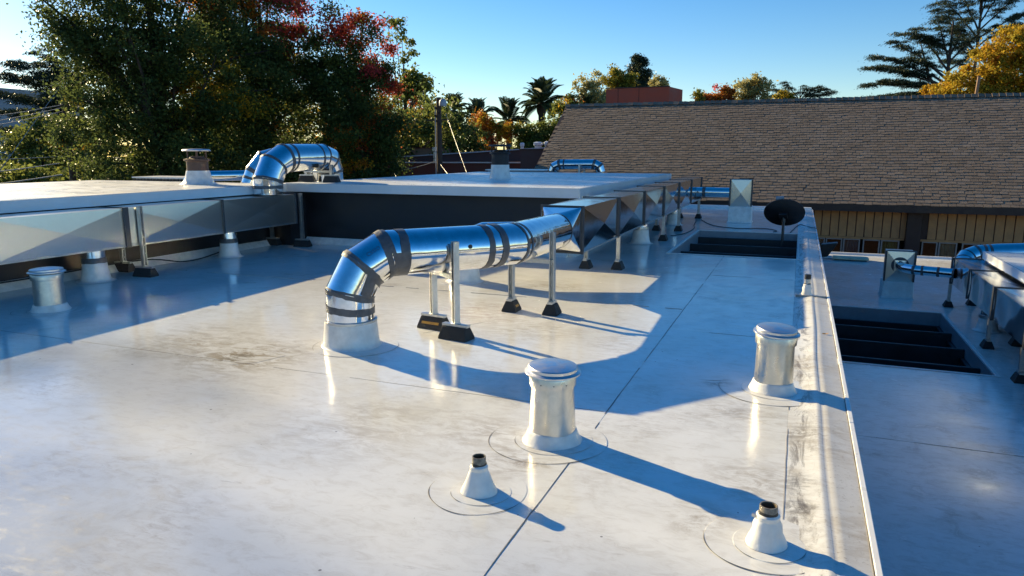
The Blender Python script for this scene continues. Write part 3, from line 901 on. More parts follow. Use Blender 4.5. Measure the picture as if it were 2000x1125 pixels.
# white boot, collar
mb = MB().lathe([(0.236,0.002),(0.226,0.010),(0.218,0.03),(0.212,0.10),(0.203,0.185),(0.200,0.20),(0.19,0.202)], b0, 48, wob=0.012, seed=3, cap_top=False)
mb.build('boot', 'boot', t, smooth=True, angle=50)
MB().lathe([(0.196,0.19),(0.2045,0.195),(0.2045,0.212),(0.188,0.214)], b0, 48, cap_top=False).build('boot_clamp', 'strut', t, smooth=True)
def disc(root, c, r, seed, z=0.0025, mat='membrane', edge=True, arcs=((0.1,2.9),(3.4,6.0)), w=0.004):
    MB().lathe([(r,0.0003),(r,z-0.0008),(r-0.002,z)], c, 48, wob=0.012, seed=seed).build('flashing_patch', mat, root)
    if edge:
        rr = random.Random(seed); ph = [rr.uniform(0,6.28) for _ in range(3)]
        mb = MB()
        for (a0, a1) in arcs:
            n = int((a1-a0)/0.09)+1; k = len(mb.v)
            for i in range(n+1):
                th = a0+(a1-a0)*i/n
                q = 1+0.012*(math.sin(2*th+ph[0])+0.6*math.sin(3*th+ph[1])+0.4*math.sin(5*th+ph[2]))
                ww = w*(0.55+0.5*math.sin(th*3.1+seed)**2)*min(1, 4*min(i, n-i)/n+0.2)
                for rad in (r*q-ww*0.3, r*q+ww*0.7):
                    mb.v.append((c[0]+rad*math.cos(th), c[1]+rad*math.sin(th), c[2]+z+0.0012))
            for i in range(n):
                mb.f.append((k+2*i,k+2*i+1,k+2*i+3,k+2*i+2)); mb.m.append(0)
        mb.build('patch_edge', 'seam', root)
disc(t, b0+Vector((0.05,-0.02,0)), 0.33, 4, 0.0025, arcs=((-1.9,0.6),(3.0,4.0)))
# printed letters on the upper gore, partly worn away
def surf_text(txt, p, d, e1, e2, r, a_c, phi_c, size, root, mat):
    cu = bpy.data.curves.new('stencil', 'FONT'); cu.body = txt; cu.size = size; cu.align_x = 'CENTER'; cu.align_y = 'CENTER'; cu.resolution_u = 3
    tmp = bpy.data.objects.new('stencil', cu); COL.objects.link(tmp)
    me = bpy.data.meshes.new_from_object(tmp.evaluated_get(bpy.context.evaluated_depsgraph_get()))
    bpy.data.objects.remove(tmp)
    o_ = ORG[root]
    for v in me.vertices:
        ph = phi_c + v.co.y/r; s = a_c+v.co.x
        v.co = p+d*s+(e1*math.cos(ph)+e2*math.sin(ph))*r - o_
    me.materials.clear(); me.materials.append(M[mat])
    ob = bpy.data.objects.new('printed_letters', me); COL.objects.link(ob); ob.parent = root
    return ob
M['ink'] = simple('blue_black_ink', (0.03, 0.06, 0.14), 0.5)
bpy.context.view_layer.update()
surf_text('CSISO', path[2], dss[2], E1, up_of(dss[2]), ROUND_R+0.0012, 0.115, 0.62, 0.045, t, 'ink')

e3 = up_of(d3); mb = MB(); k0 = path[3]+d3*0.66
for (rad, mi) in ((0.018, 0),):
    nn_ = (E1*math.cos(0.18)+e3*math.sin(0.18)); cc_ = k0+nn_*(ROUND_R+0.001)
    mb.tube([cc_, cc_+nn_*0.004], rad, 16)
mb.build('test_port', 'dark_steel_and_shade', t)
# rectangular duct along the right of the main block
t = thing('rectangular_duct', (-2.37,12.5,0.43), 'long galvanised rectangular duct with cross-broken panels along the square block', 'duct')
DX0, DX1, DZ0, DZ1 = -2.60, -2.15, 0.435, 0.925
rect_duct(t, DX0, DX1, DZ0, DZ1, [7.46,9.13,10.80,12.48,14.15,15.82,17.5], dents=(0.034,0.030,0.036,0.026), wide=(1,3,4))
# square-to-round transition
mb = MB()
N = 48
cr = Vector((-2.345,7.14,0.69))
ring = []
rect = []
for j in range(N):
    th = 2*math.pi*(j+0.5)/N
    ring.append((cr.x+ROUND_R*math.cos(th), 7.14, cr.z+ROUND_R*math.sin(th)))
cor = [(DX1,7.457,DZ0),(DX1,7.457,DZ1),(DX0,7.457,DZ1),(DX0,7.457,DZ0)]
mb.v = ring + cor
q4 = N//4
for s in range(4):      # fan from each corner to its quarter of the ring, flat triangles between corners
    a0 = {0:-q4//2*1, 1:0, 2:q4, 3:2*q4}[s] if False else None
def rid(k): return k % N
fan = {1:(0,q4), 2:(q4,2*q4), 3:(2*q4,3*q4), 0:(3*q4,4*q4)}
for c_, (a0, a1) in fan.items():
    for k in range(a0, a1):
        mb.f.append((rid(k), N+c_, rid(k+1))); mb.m.append(0)
for (c1, c2, k) in ((0,1,0),(1,2,q4),(2,3,2*q4),(3,0,3*q4)):
    mb.f.append((N+c1, N+c2, rid(k))); mb.m.append(0)
mb.build('transition_piece', 'round_metal', t)

def drop_pipe(x, y, label, zt, r=0.13, boot_h=0.22, taped=True, z=0.0, grp=None):
    d = thing('drop_pipe', (x,y,z), label, 'pipe', grp)
    c = (x,y,z)
    MB().lathe([(r*1.75,0.002),(r*1.42,0.012),(r*1.27,0.04),(r*1.12,boot_h*0.6),(r*1.06,boot_h)], c, 36, wob=0.01, seed=int(x*100)).build('boot', 'boot', d, smooth=True, angle=50)
    MB().lathe([(r,boot_h-0.01),(r,zt-z)], c, 36, cap_top=False).build('pipe', 'round_metal', d, smooth=True, angle=50)
    if taped:
        MB().lathe([(r*1.07,boot_h-0.012),(r*1.08,boot_h+0.012),(r*1.03,boot_h+0.05),(r*1.02,boot_h+0.052)], c, 36, cap_top=False).build('tape_band', 'tape', d, smooth=True, angle=50)
    else:
        MB().lathe([(r*1.1,boot_h-0.02),(r*1.12,boot_h),(r*1.1,boot_h+0.03),(r,boot_h+0.032)], c, 36, cap_top=False).build('clamp', 'strut', d, smooth=True, angle=50)
    return d
drop_pipe(-2.42, 11.95, 'white-booted pipe dropping from the long duct in front of the roof well', 0.434, 0.12, 0.25, False)
drop_pipe(-2.42, 15.3, 'white-booted pipe under the far end of the long duct', 0.434, 0.12, 0.25, False)

# goal-post supports
def support(label, posts, z=0, bar=None, rot=0.0, stripe=(), L=0.27, group='strut supports on rubber blocks'):
    c = Vector((sum(p[0] for p in posts)/len(posts), sum(p[1] for p in posts)/len(posts), z))
    s = thing('duct_support', c, label, 'support', group)
    for i, (x, y, top, pr) in enumerate(posts):
        zt = foot(s, x, y, z, rot, L, i in stripe)
        strut(s, x, y, zt, top, pr)
    if bar:
        (p, q) = bar
        MB().bar(p, q, 0.041, 0.041).build('crossbar', 'strut', s, bevel=0.003)
    return s
a_, b_ = Vector((-2.53,5.13,0)), Vector((-2.87,5.39,0))
pr = math.atan2(-0.26, 0.34)
support('two-post strut stand on rubber blocks with a yellow stripe, nearest the white boot', [(a_.x,a_.y,0.80,pr),(b_.x,b_.y,0.49,pr)],
        bar=((a_.x-0.02,a_.y+0.02,0.505),(b_.x-0.01,b_.y+0.008,0.505)), rot=-0.15, stripe=(1,))
support('slim pair of strut posts under the bend of the round duct', [(-2.09,6.28,0.775,0.0),(-2.50,6.28,0.52,0.0)], rot=R(90),
        bar=((-2.07,6.30,0.50),(-2.52,6.30,0.50)), L=0.16, stripe=(1,))
for i, (y, lab) in enumerate(((9.13,'first strut stand beneath the start of the long rectangular duct'),(12.48,'strut stand under the long duct beside the roof well'),(14.15,'strut stand under the long duct past the roof well'),(17.1,'last strut stand at the far end of the long rectangular duct'))):
    support(lab, [(-2.135,y,0.430,R(90)),(-2.55,y-0.06,0.430,0.0)], rot=R(90), L=0.18)

# second gooseneck behind the first
t = thing('gooseneck_duct', (-3.62,7.58,0), 'smaller shiny duct with black scrawl mostly hidden behind the taped round duct', 'duct')
c2 = Vector((-3.62,7.58,0)); D2 = Vector((0.93,0.36,0)).normalized()
pth = [c2+Vector((0,0,0.18)), c2+Vector((0,0,0.36)), c2+D2*0.09+Vector((0,0,0.49)), c2+D2*0.24+Vector((0,0,0.545)), Vector((-2.603,7.97,0.56))]
sg, dd = round_duct(t, pth, 0.155, tapes=[(1,0.03,0.02),(2,0.03,0.03),(4,0.03,0)])
MB().lathe([(0.23,0.002),(0.20,0.012),(0.185,0.04),(0.172,0.18),(0.16,0.20)], c2, 40, wob=0.006, seed=8, cap_top=False).build('boot', 'boot', t, smooth=True, angle=50)
disc(t, c2, 0.30, 9, 0.0025, arcs=((4.2,6.2),))
sc = MB(); e1 = Vector((D2.y,-D2.x,0)); e2 = Vector((0,0,1)); rr = random.Random(4)
pp = []
for i in range(46):
    s = 0.02+0.20*i/45; ph = 0.95+0.25*math.sin(i*1.15)+0.06*rr.uniform(-1,1)
    s += 0.012*math.cos(i*1.15)
    pp.append(pth[3]+dd[3]*s+(e1*math.cos(ph)+e2*math.sin(ph))*0.157)
sc.tube(pp, 0.003, 5).build('marker_scrawl', 'dark_steel_and_shade', t)

# pipe from the far end of the duct to the hood
t = thing('round_pipe', (-1.8,16.45,0.62), 'short blue-reflecting round pipe joining the long duct to the tall hood', 'pipe')
round_duct(t, [(-2.146,16.45,0.64),(-1.95,16.45,0.64),(-1.372,16.45,0.64)], 0.105, tapes=[(0,0,0.02),(1,0.035,0.03),(2,0.035,0)])

def hood(name, cx, cy, zb, w, d, curb_h, h, label, back_hole=False):
    t = thing(name, (cx,cy,zb), label, 'vent hood')
    cw = w*0.56; cd = d*0.56
    mb = MB(); vv = []
    for (q, z) in ((1.12,0.002),(1.03,0.03),(1.0,curb_h)):
        vv += [(cx-cw*q,cy-cd*q,zb+z),(cx+cw*q,cy-cd*q,zb+z),(cx+cw*q,cy+cd*q,zb+z),(cx-cw*q,cy+cd*q,zb+z)]
    mb.add(vv, [(0,1,5,4),(1,2,6,5),(2,3,7,6),(3,0,4,7),(4,5,9,8),(5,6,10,9),(6,7,11,10),(7,4,8,11),(8,9,10,11)])
    mb.build('curb', 'boot', t, bevel=0.008)
    z0, z1 = zb+curb_h+0.002, zb+curb_h+h
    mb = MB(); a, b = w/2, d/2
    c = [(cx-a,cy-b),(cx+a,cy-b),(cx+a,cy+b),(cx-a,cy+b)]
    for i in range(4):
        p, q = c[i], c[(i+1)%4]
        cross_panel(mb, [(p[0],p[1],z0),(q[0],q[1],z0),(q[0],q[1],z1),(p[0],p[1],z1)], 0.026 if i == 0 else 0.014)
    cross_panel(mb, [(*c[0],z1),(*c[1],z1),(*c[2],z1),(*c[3],z1)], 0.01)
    mb.build('hood_box', 'dull_metal', t)
    mb = MB(); f_ = 0.030
    for i in (0, 1):
        x = cx+(-a if i == 0 else a)
        mb.box((x-f_ if i == 0 else x+0.001, cy-b-f_, z0),(x-0.001 if i == 0 else x+f_, cy-b+0.035, z1+f_*0.5))
    mb.box((cx-a, cy-b-f_, z1+0.011),(cx+a, cy-b+0.03, z1+0.011+f_*0.5))
    mb.build('edge_flange', 'flange', t)
    return t
hood('vent_hood', -1.16, 16.45, 0, 0.42, 0.40, 0.36, 0.56, 'tall metal vent hood on a white curb beyond the satellite dish')
h2 = hood('vent_hood', 1.85, 15.2, LZ, 0.46, 0.40, 0.32, 0.56, 'metal vent hood on a white curb on the lower roof')
MB().tube([(1.85,14.985,LZ+0.63),(1.85,15.0,LZ+0.63)], 0.15, 32).build('pipe_collar', 'flange', h2, smooth=True, angle=40)

# ================================================================ lower roof duct
t = thing('rectangular_duct', (2.83,11.0,LZ), 'rectangular duct with cross-broken panels on the lower roof below the raised block', 'duct')
rect_duct(t, 2.62, 3.06, -0.78, -0.335, [6.6,8.25,9.9,11.55,13.15,14.55], dents=(-0.016,-0.020), wide=(2,3,5), mat='low_metal', pillow=0.020)
t = thing('round_pipe', (2.2,14.4,LZ+0.6), 'small taped elbow pipe joining the lower hood to the lower duct', 'pipe')
round_duct(t, [(1.85,14.98,-0.57),(1.85,14.80,-0.57),(1.90,14.60,-0.57),(2.02,14.48,-0.57),(2.615,14.30,-0.57)], 0.085, tapes=[(1,0.012,0),(3,0.02,0.03),(4,0.03,0)], bands=[(3,0.11,0.15,(0,0,0)),(3,0.36,0.40,(0,0,0))])
t = thing('elbow_duct', (2.85,14.7,-0.55), 'wide shiny elbow curling from the end of the lower duct behind the raised block', 'duct')
round_duct(t, [(2.84,14.57,-0.52),(2.84,14.72,-0.52),(2.84,14.90,-0.46),(2.92,15.05,-0.38),(3.08,15.14,-0.32),(3.40,15.18,-0.28),(7.0,15.2,-0.02)], 0.165, tapes=[(1,0.03,0),(2,0.012,0.012),(3,0.012,0.012),(4,0.02,0.02)], bands=[(4,0.10,0.15,(0,0,0)),(4,0.19,0.23,(0,0,0))])
for i, (y, lab) in enumerate(((14.50,'strut stand at the closed end of the lower duct'),(11.55,'strut stand in the middle of the lower duct'),(9.90,'strut stand beside the corner of the lower well'))):
    support(lab, [(2.61,y,-0.785,R(90)),(3.02,y+0.3,-0.785,0.0)], z=LZ, rot=R(90), L=0.18)
drop_pipe(2.84, 12.7, 'white-booted pipe under the lower duct', -0.782, 0.115, 0.22, False, LZ)

# ================================================================ left rectangular duct
t = thing('rectangular_duct', (-7.7,7.0,0.4), 'tall galvanised rectangular duct with large cross creases along the long low block', 'duct')
LX0, LX1, LZ0, LZ1 = -7.93, -7.47, 0.40, 0.845
rect_duct(t, LX0, LX1, LZ0, LZ1, [1.6,3.15,4.70,6.27,7.84,9.41], dents=(0.020,-0.018,0.022), wide=(3,), mat='dull_metal')
drop_pipe(-7.70, 5.98, 'white-booted pipe dropping from the tall duct beside the capped vent', 0.399, 0.125, 0.23, True)
drop_pipe(-7.69, 8.15, 'white-booted pipe dropping from the tall duct near the inner corner', 0.399, 0.115, 0.22, True)
support('strut stand at the middle joint of the tall left duct', [(-7.425,6.44,0.86,R(90)),(-8.0,6.62,0.39,R(90))], rot=0.1)
support('strut stand at the inner-corner end of the tall left duct', [(-7.43,9.50,0.86,R(90)),(-8.02,9.48,0.39,R(90))], rot=0.1)
support('strut stand near the close end of the tall left duct', [(-7.425,3.3,0.86,R(90)),(-8.0,3.4,0.39,R(90))], rot=0.1)

# goosenecks over the blocks
t = thing('gooseneck_duct', (-7.70,9.08,0.846), 'fat shiny gooseneck duct with dark bands rising from the tall left duct', 'duct')
g0 = Vector((-7.70,9.08,0))
gd = Vector((0.10,0.995,0)).normalized()
gp = [g0+Vector((0,0,0.858)), g0+Vector((0,0,1.075)), g0+gd*0.13+Vector((0,0,1.30)), g0+gd*0.36+Vector((0,0,1.415)), g0+gd*1.22+Vector((0,0,1.425)), g0+gd*1.40+Vector((-0.03,0,1.38)), g0+gd*1.50+Vector((-0.06,0,1.20)), g0+gd*1.50+Vector((-0.06,0,1.0))]
round_duct(t, gp, 0.222, tapes=[(1,0.03,0.03),(2,0.022,0.022),(3,0.03,0.03),(4,0.03,0.0),(5,0.02,0.02),(6,0.02,0.02)], bands=[(0,0.09,0.14,(0,0,0)),(3,0.10,0.14,(0,0,0)),(3,0.70,0.735,(0,0,0))])
support('low strut stand on rubber blocks under the fat gooseneck', [(-7.35,10.25,1.30,R(90)),(-7.88,10.28,1.20,R(90))], z=1.006, rot=0.2, bar=((-7.33,10.27,1.185),(-7.92,10.27,1.185)))
t = thing('gooseneck_duct', (-10.05,11.2,0), 'shiny gooseneck duct with dark bands leaning up behind the fat gooseneck', 'duct')
g0 = Vector((-10.05,11.2,0)); gd = Vector((0.75,0.66,0)).normalized()
gp = [g0+Vector((0,0,0.005)), g0+Vector((0,0,0.55)), g0+gd*0.22+Vector((0,0,1.12)), g0+gd*0.40+Vector((0,0,1.34)), g0+gd*0.62+Vector((0,0,1.40)), g0+gd*1.25+Vector((0,0,1.41)), g0+gd*1.42+Vector((0,0,1.3)), g0+gd*1.46+Vector((0,0,0.005))]
round_duct(t, gp, 0.21, tapes=[(1,0.03,0.03),(2,0.05,0.04),(3,0.03,0.03),(4,0.03,0.03)], bands=[(1,0.30,0.36,(0,0,0.3)),(1,0.45,0.5,(0,0,0.3))])
t = thing('elbow_duct', (-11.5,11.2,0), 'small shiny elbow duct with dark bands behind the rusty flue', 'duct')
g0 = Vector((-11.5,11.15,0)); gd = Vector((0.72,0.69,0)).normalized()
round_duct(t, [g0+Vector((0,0,0.005)), g0+Vector((0,0,0.82)), g0+gd*0.06+Vector((0,0,0.96)), g0+gd*0.18+Vector((0,0,1.03)), g0+gd*1.4+Vector((0,0,1.04)), g0+gd*1.5+Vector((0,0,0.9)), g0+gd*1.5+Vector((0,0,0.005))], 0.105, tapes=[(1,0.02,0.02),(2,0.015,0.015),(3,0.02,0.02)], bands=[(3,0.06,0.09,(0,0,0))])
# louvred unit behind the left block
t = thing('condenser_unit', (-12.7,12.4,0), 'long low grey louvred unit behind the long block', 'air unit')
MB().box((-14.1,12.2,0.001),(-12.45,12.9,0.93)).build('casing', 'curb_grey', t, bevel=0.01)
MB().box((-14.15,12.15,0.931),(-12.4,12.95,0.96)).build('lid', 'white_metal', t)
for k in range(16):
    MB().box((-14.15+k*0.10,12.165,0.45),(-14.09+k*0.10,12.198,0.91)).build('louvre', 'dark_steel_and_shade', t)

# chimneys
def flue(c, label, mats, r, h_boot, h_pipe, h_cap, fl=1.0):
    t = thing('flue', c, label, 'flue')
    MB().lathe([(r*(1+1.1*fl),0.002),(r*(1+0.65*fl),0.03),(r*(1+0.32*fl),h_boot*0.45),(r*(1+0.13*fl),h_boot*0.9),(r*1.05,h_boot)], c, 40, wob=0.008, seed=2).build('boot', 'boot', t, smooth=True, angle=50)
    MB().lathe([(r,h_boot-0.01),(r,h_pipe)], c, 40).build('pipe', mats, t, smooth=True, angle=50)
    MB().lathe([(r*1.02,h_pipe-0.035),(r*1.22,h_pipe-0.02),(r*1.22,h_pipe),(r*0.7,h_pipe+0.02),(r*0.62,h_pipe+0.05)], c, 40).build('collar', mats, t, smooth=True, angle=30)
    for k in range(6):
        th = k*math.pi/3+0.3
        mb = MB()
        mb.box((c[0]+r*0.95*math.cos(th)-0.008,c[1]+r*0.95*math.sin(th)-0.008,c[2]+h_pipe-0.02),(c[0]+r*0.95*math.cos(th)+0.008,c[1]+r*0.95*math.sin(th)+0.008,c[2]+h_cap+0.004))
        mb.build('cap_stand', mats, t)
    MB().lathe([(r*1.30,h_cap-0.012),(r*1.32,h_cap),(r*1.2,h_cap+0.018),(r*0.4,h_cap+0.026)], c, 40, cap_bot=True).build('rain_cap', 'chimney_dark' if mats == 'chimney_dark' else 'cap_metal', t, smooth=True, angle=40)
flue((-9.07,9.05,0.994), 'rusty brown flue with a flat rain cap on a flared white boot', 'chimney_brown', 0.165, 0.22, 0.40, 0.54, 0.7)
flue((-5.31,12.75,1.004), 'black sooty flue with a rain cap on the square block', 'chimney_dark', 0.165, 0.27, 0.50, 0.62, 0.35)

# far duct behind the main block
t = thing('elbow_duct', (-5.5,18.6,0), 'shiny duct bridging on legs behind the square block, elbows down at both ends', 'duct')
round_duct(t, [(-6.22,18.6,0.005),(-6.22,18.6,1.00),(-6.17,18.6,1.12),(-6.02,18.6,1.19),(-5.10,18.75,1.20),(-4.97,18.77,1.13),(-4.93,18.78,1.0),(-4.93,18.78,0.005)], 0.125, tapes=[(1,0.03,0.02),(2,0.02,0.02),(3,0.03,0.04),(4,0.04,0.03),(5,0.03,0.03)], bands=[(3,0.10,0.14,(0,0,0))])
support('two tall strut legs under the far bridging duct', [(-5.42,18.45,1.18,R(90)),(-5.42,18.92,1.05,R(90))], rot=R(90), bar=((-5.42,18.42,1.04),(-5.42,18.95,1.04)))
t = thing('condenser_unit', (-7.2,19.3,0), 'low flat grey unit left of the far bridging duct', 'air unit')
MB().box((-8.3,19.0,0.001),(-6.6,19.8,1.0)).build('casing', 'curb_grey', t, bevel=0.01)
MB().box((-8.35,18.95,1.001),(-6.55,19.85,1.03)).build('lid', 'white_metal', t)

# ================================================================ capped vents and pipes
def vent(x, y, label, h=0.43, r=0.118, tilt=0.0, taper=0.93, seed=1):
    t = thing('roof_vent', (x,y,0), label, 'vent')
    c = Vector((x,y,0))
    disc(t, c+Vector((0.01,0,0)), 0.205, seed, 0.0030, arcs=((3.3,4.9),(5.3,6.2)), w=0.0035)
    disc(t, c+Vector((-0.02,-0.01,0)), 0.31, seed+1, 0.0014, arcs=((3.0,4.6),(4.9,5.9)), w=0.0045)
    MB().lathe([(r*1.34,0.004),(r*1.27,0.013),(r*1.19,0.030),(r*1.12,0.052),(r*1.08,0.064),(r*1.05,0.068)], c, 44, wob=0.022, seed=seed).build('boot', 'boot', t, smooth=True, angle=60)
    n = 44
    mb = MB()
    prof = []
    for (q, z) in ((1.05,0.062),(1.05,0.075),(taper,h-0.10)):
        prof.append((r*q, z))
    mb.lathe(prof, c, n)
    mb.build('vent_body', 'vent_metal', t, smooth=True, angle=50)
    MB().bar(c+Vector((r*0.3,-r*0.975,0.1)), c+Vector((r*0.27,-r*0.985*taper+0.006,h-0.10)), 0.012, 0.004, up=(0.3,-1,0)).build('lock_seam', 'vent_metal', t)
    MB().lathe([(r*taper,h-0.118),(r*(taper+0.10),h-0.115),(r*(taper+0.12),h-0.065),(r*(taper+0.09),h-0.058)], c, n, cap_top=False).build('collar_ring', 'vent_metal', t, smooth=True, angle=40)
    k = MB()
    k.lathe([(r*0.9,-0.030),(r*1.16,-0.018),(r*1.25,-0.013),(r*1.25,-0.007),(r*1.10,0.002),(r*1.10,0.016),(r*1.06,0.022),(r*0.75,0.030),(r*0.3,0.034)], (0,0,0), 48)
    rot = Matrix.Rotation(tilt, 3, 'Y') @ Matrix.Rotation(tilt*0.7, 3, 'X')
    k.v = [tuple(rot @ Vector(v) + c + Vector((0,0,h-0.035))) for v in k.v]
    k.build('rain_cap', 'cap_metal', t, smooth=True, angle=28)
    mb = MB()
    for q in range(3):
        th = -1.75+0.55*q
        mb.obox(c+Vector((math.cos(th)*r*1.056,math.sin(th)*r*1.056,h-0.09)), (0.002,0.002,0.002), ((1,0,0),(0,1,0),(0,0,1)))
    mb.build('screw', 'dark_steel_and_shade', t)
    return t
vent(-1.13, 3.42, 'capped metal roof vent casting a long shadow toward the stub pipe', 0.425, 0.118, 0.02, seed=31)
vent(-0.07, 4.72, 'tilted-cap metal roof vent beside the white roof edge', 0.425, 0.113, 0.05, 1.0, seed=35)
v0 = vent(-6.66, 4.66, 'capped metal roof vent standing in shade by the tall left duct', 0.42, 0.130, -0.02, 0.98, seed=39)

def stub(x, y, label, h=0.17, r=0.031, seed=1, cap=False, base=0.078):
    t = thing('stub_pipe', (x,y,0), label, 'pipe')
    c = Vector((x,y,0))
    if not cap:
        disc(t, c+Vector((0.01,0,0)), 0.135, seed, 0.0030, arcs=((3.5,4.4),(4.6,6.2)), w=0.0035)
        disc(t, c+Vector((-0.01,0.01,0)), 0.225, seed+2, 0.0014, arcs=((3.1,5.2),(5.3,6.1)), w=0.0045)
    MB().lathe([(base*1.05,0.0046),(base*1.0,0.012),(base*0.95,0.024),(base*0.76,0.055),(r*1.55,0.088),(r*1.25,0.108),(r*1.22,0.122)], c, 36, wob=0.035, seed=seed).build('boot', 'boot', t, smooth=True, angle=70)
    MB().lathe([(r*1.24,0.106),(r*1.30,0.110),(r*1.30,0.124),(r*1.12,0.130),(r*1.02,0.132)], c, 30, wob=0.02, seed=seed, cap_top=False).build('clamp', 'boot', t, smooth=True, angle=40)
    MB().lathe([(r*1.06,0.128),(r*1.09,0.133),(r*1.03,0.139),(r,0.142)], c, 30, wob=0.03, seed=seed+1, cap_top=False).build('sealant_ring', 'sealant', t, smooth=True)
    if cap:
        MB().lathe([(r,0.12),(r,h-0.05)], c, 28).build('pipe', 'strut', t, smooth=True, angle=50)
        MB().lathe([(r*1.08,h-0.05),(r*1.08,h-0.004),(r*0.9,h)], c, 28).build('pipe_cap', 'dark_steel_and_shade', t, smooth=True, angle=50)
    else:
        mb = MB()
        mb.lathe([(r,0.115),(r,h-0.002),(r*0.98,h),(r*0.86,h),(r*0.84,h-0.003)], c, 30, cap_top=False)
        mb.build('pipe', 'abs', t, smooth=True, angle=50)
        mb = MB(); mb.lathe([(r*0.84,h-0.003),(r*0.84,h-0.09),(r*0.1,h-0.092)], c, 30)
        mb.f = [f[::-1] for f in mb.f]
        mb.build('pipe_bore', 'pipe_inner', t, smooth=True, angle=50)
    return t
stub(-1.245, 2.735, 'open grimy stub pipe in a white cone boot left of the long seam', seed=51)
s2 = stub(-0.025, 2.745, 'open stub pipe with a screw clamp in a white cone boot by the roof edge', 0.165, 0.034, 55, base=0.074)
MB().obox((-0.025-0.045,2.745-0.01,0.117), (0.014,0.006,0.006), ((0.9,-0.4,0),(0.4,0.9,0),(0,0,1))).build('clamp_screw', 'strut', s2)
stub(0.15, 8.10, 'slender black-capped stub pipe standing on the edge strip', 0.235, 0.030, 59, True, 0.055)

# ================================================================ satellite dish
t = thing('satellite_dish', (-0.22,13.75,-0.1), 'oval satellite dish, its shade put in as black, on a short mast over the roof well', 'satellite dish')
dc = Vector((-0.22,13.86,0.44))
fn = Vector((0.10,0.86,0.50)).normalized()         # faces away, up to the sky
fx = Vector((1,0,0.20)); fx = (fx - fn*fx.dot(fn)).normalized(); fy = fn.cross(fx)
if fy.z < 0: fy = -fy
mb = MB(); nr, ns = 8, 48
for face in (0, 1):
    k = len(mb.v)
    for i in range(nr+1):
        q = i/nr
        for j in range(ns):
            th = 2*math.pi*j/ns
            dep = -0.075*(1-q*q) - (0.012 if face == 0 else 0.0)
            mb.v.append(tuple(dc + fx*(0.355*q*math.cos(th)) + fy*(0.285*q*math.sin(th)) + fn*dep))
    for i in range(nr):
        for j in range(ns):
            a, b = k+i*ns+j, k+i*ns+(j+1)%ns
            f = (a, a+ns, b+ns, b) if face == 1 else (a, b, b+ns, a+ns)
            mb.f.append(f); mb.m.append(0)
    if face == 0: k0 = k
for j in range(ns):
    j2 = (j+1) % ns
    a, b = k0+nr*ns+j, k0+nr*ns+j2
    c, d = k+nr*ns+j, k+nr*ns+j2
    mb.f.append((a, b, d, c)); mb.m.append(0)
mb.build('reflector', 'dark_steel_and_shade', t, smooth=True, angle=40)  # back is coloured near black to stand for the shade on it
MB().tube([(-0.22,13.74,-0.40),(-0.22,13.74,0.24),(-0.22,13.78,0.33)], 0.024, 14).build('mast', 'dark_steel_and_shade', t, smooth=True)
mb = MB(); mb.obox(dc-fn*0.115, (0.07,0.05,0.03), (fx,fy,fn)); mb.bar((-0.22,13.76,0.26), dc-fn*0.10, 0.05, 0.05)
mb.build('mount_bracket', 'dark_steel_and_shade', t, bevel=0.005)
MB().tube([dc-fy*0.27-fn*0.02, dc-fy*0.30+fn*0.2, dc-fx*0.13+fn*0.40-fy*0.05], 0.012, 8).build('feed_arm', 'dark_steel_and_shade', t)
mb = MB(); mb.tube([dc-fx*0.20+fn*0.38+fy*0.06, dc-fx*0.06+fn*0.40+fy*0.05], 0.04, 14); mb.build('feed_horn', 'curb_grey', t, smooth=True, angle=40)

# cables on the roof
def cable(name, pts, label, r=0.006, mat='cable', cat='cable', n=6, group=None):
    # Catmull-Rom through the points
    P_ = [Vector(p) for p in pts]; out = []
    for i in range(len(P_)-1):
        p0, p1, p2, p3 = P_[max(i-1,0)], P_[i], P_[i+1], P_[min(i+2,len(P_)-1)]
        for s in range(6):
            u = s/6
            out.append(0.5*((2*p1)+(p2-p0)*u+(2*p0-5*p1+4*p2-p3)*u*u+(3*p1-p0-3*p2+p3)*u**3))
    out.append(P_[-1])
    return tag(MB().tube(out, r, n).build(name, mat, smooth=True), label, cat, group)
z = 0.009
cable('cable', [(-2.12,13.2,z),(-1.95,13.6,z),(-1.9,14.6,z),(-2.0,15.4,z),(-2.1,16.6,z)], 'thin black cable lying along the feet of the long duct', 0.008)
cable('cable', [(-2.0,16.6,z),(-1.6,15.4,z),(-1.1,15.0,z),(-0.6,15.15,z),(-0.35,14.8,z),(-0.4,14.55,z)], 'thin black cable running from the duct feet to the dish', 0.008)
cable('cable', [(-0.1,14.6,z),(0.05,16.2,z),(0.2,15.8,0.02),(0.365,15.2,0.045)], 'thin black cable crossing the roof edge beyond the dish', 0.008)
cable('cable', [(-8.0,4.6,0.112),(-7.98,5.5,0.108),(-7.99,6.9,0.108),(-7.86,7.5,0.012),(-7.85,8.1,0.06),(-8.0,8.6,0.11),(-8.0,9.3,0.11)], 'black cable draped along the wall flashing behind the tall duct', 0.009)
# small flood light hanging off the edge
t = thing('flood_light', (0.50,14.2,-0.25), 'small black flood light bracketed off the outer roof edge', 'light')
MB().bar((0.376,14.2,-0.12),(0.50,14.2,-0.16),0.03,0.03).build('bracket', 'dark_steel_and_shade', t)
mb = MB(); mb.add([(0.44,14.08,-0.14),(0.72,14.08,-0.10),(0.72,14.32,-0.10),(0.44,14.32,-0.14),(0.42,14.10,-0.38),(0.56,14.10,-0.36),(0.56,14.30,-0.36),(0.42,14.30,-0.38)], [(0,1,2,3),(7,6,5,4),(0,4,5,1),(1,5,6,2),(2,6,7,3),(3,7,4,0)])
mb.build('housing', 'dark_steel_and_shade', t, bevel=0.008)
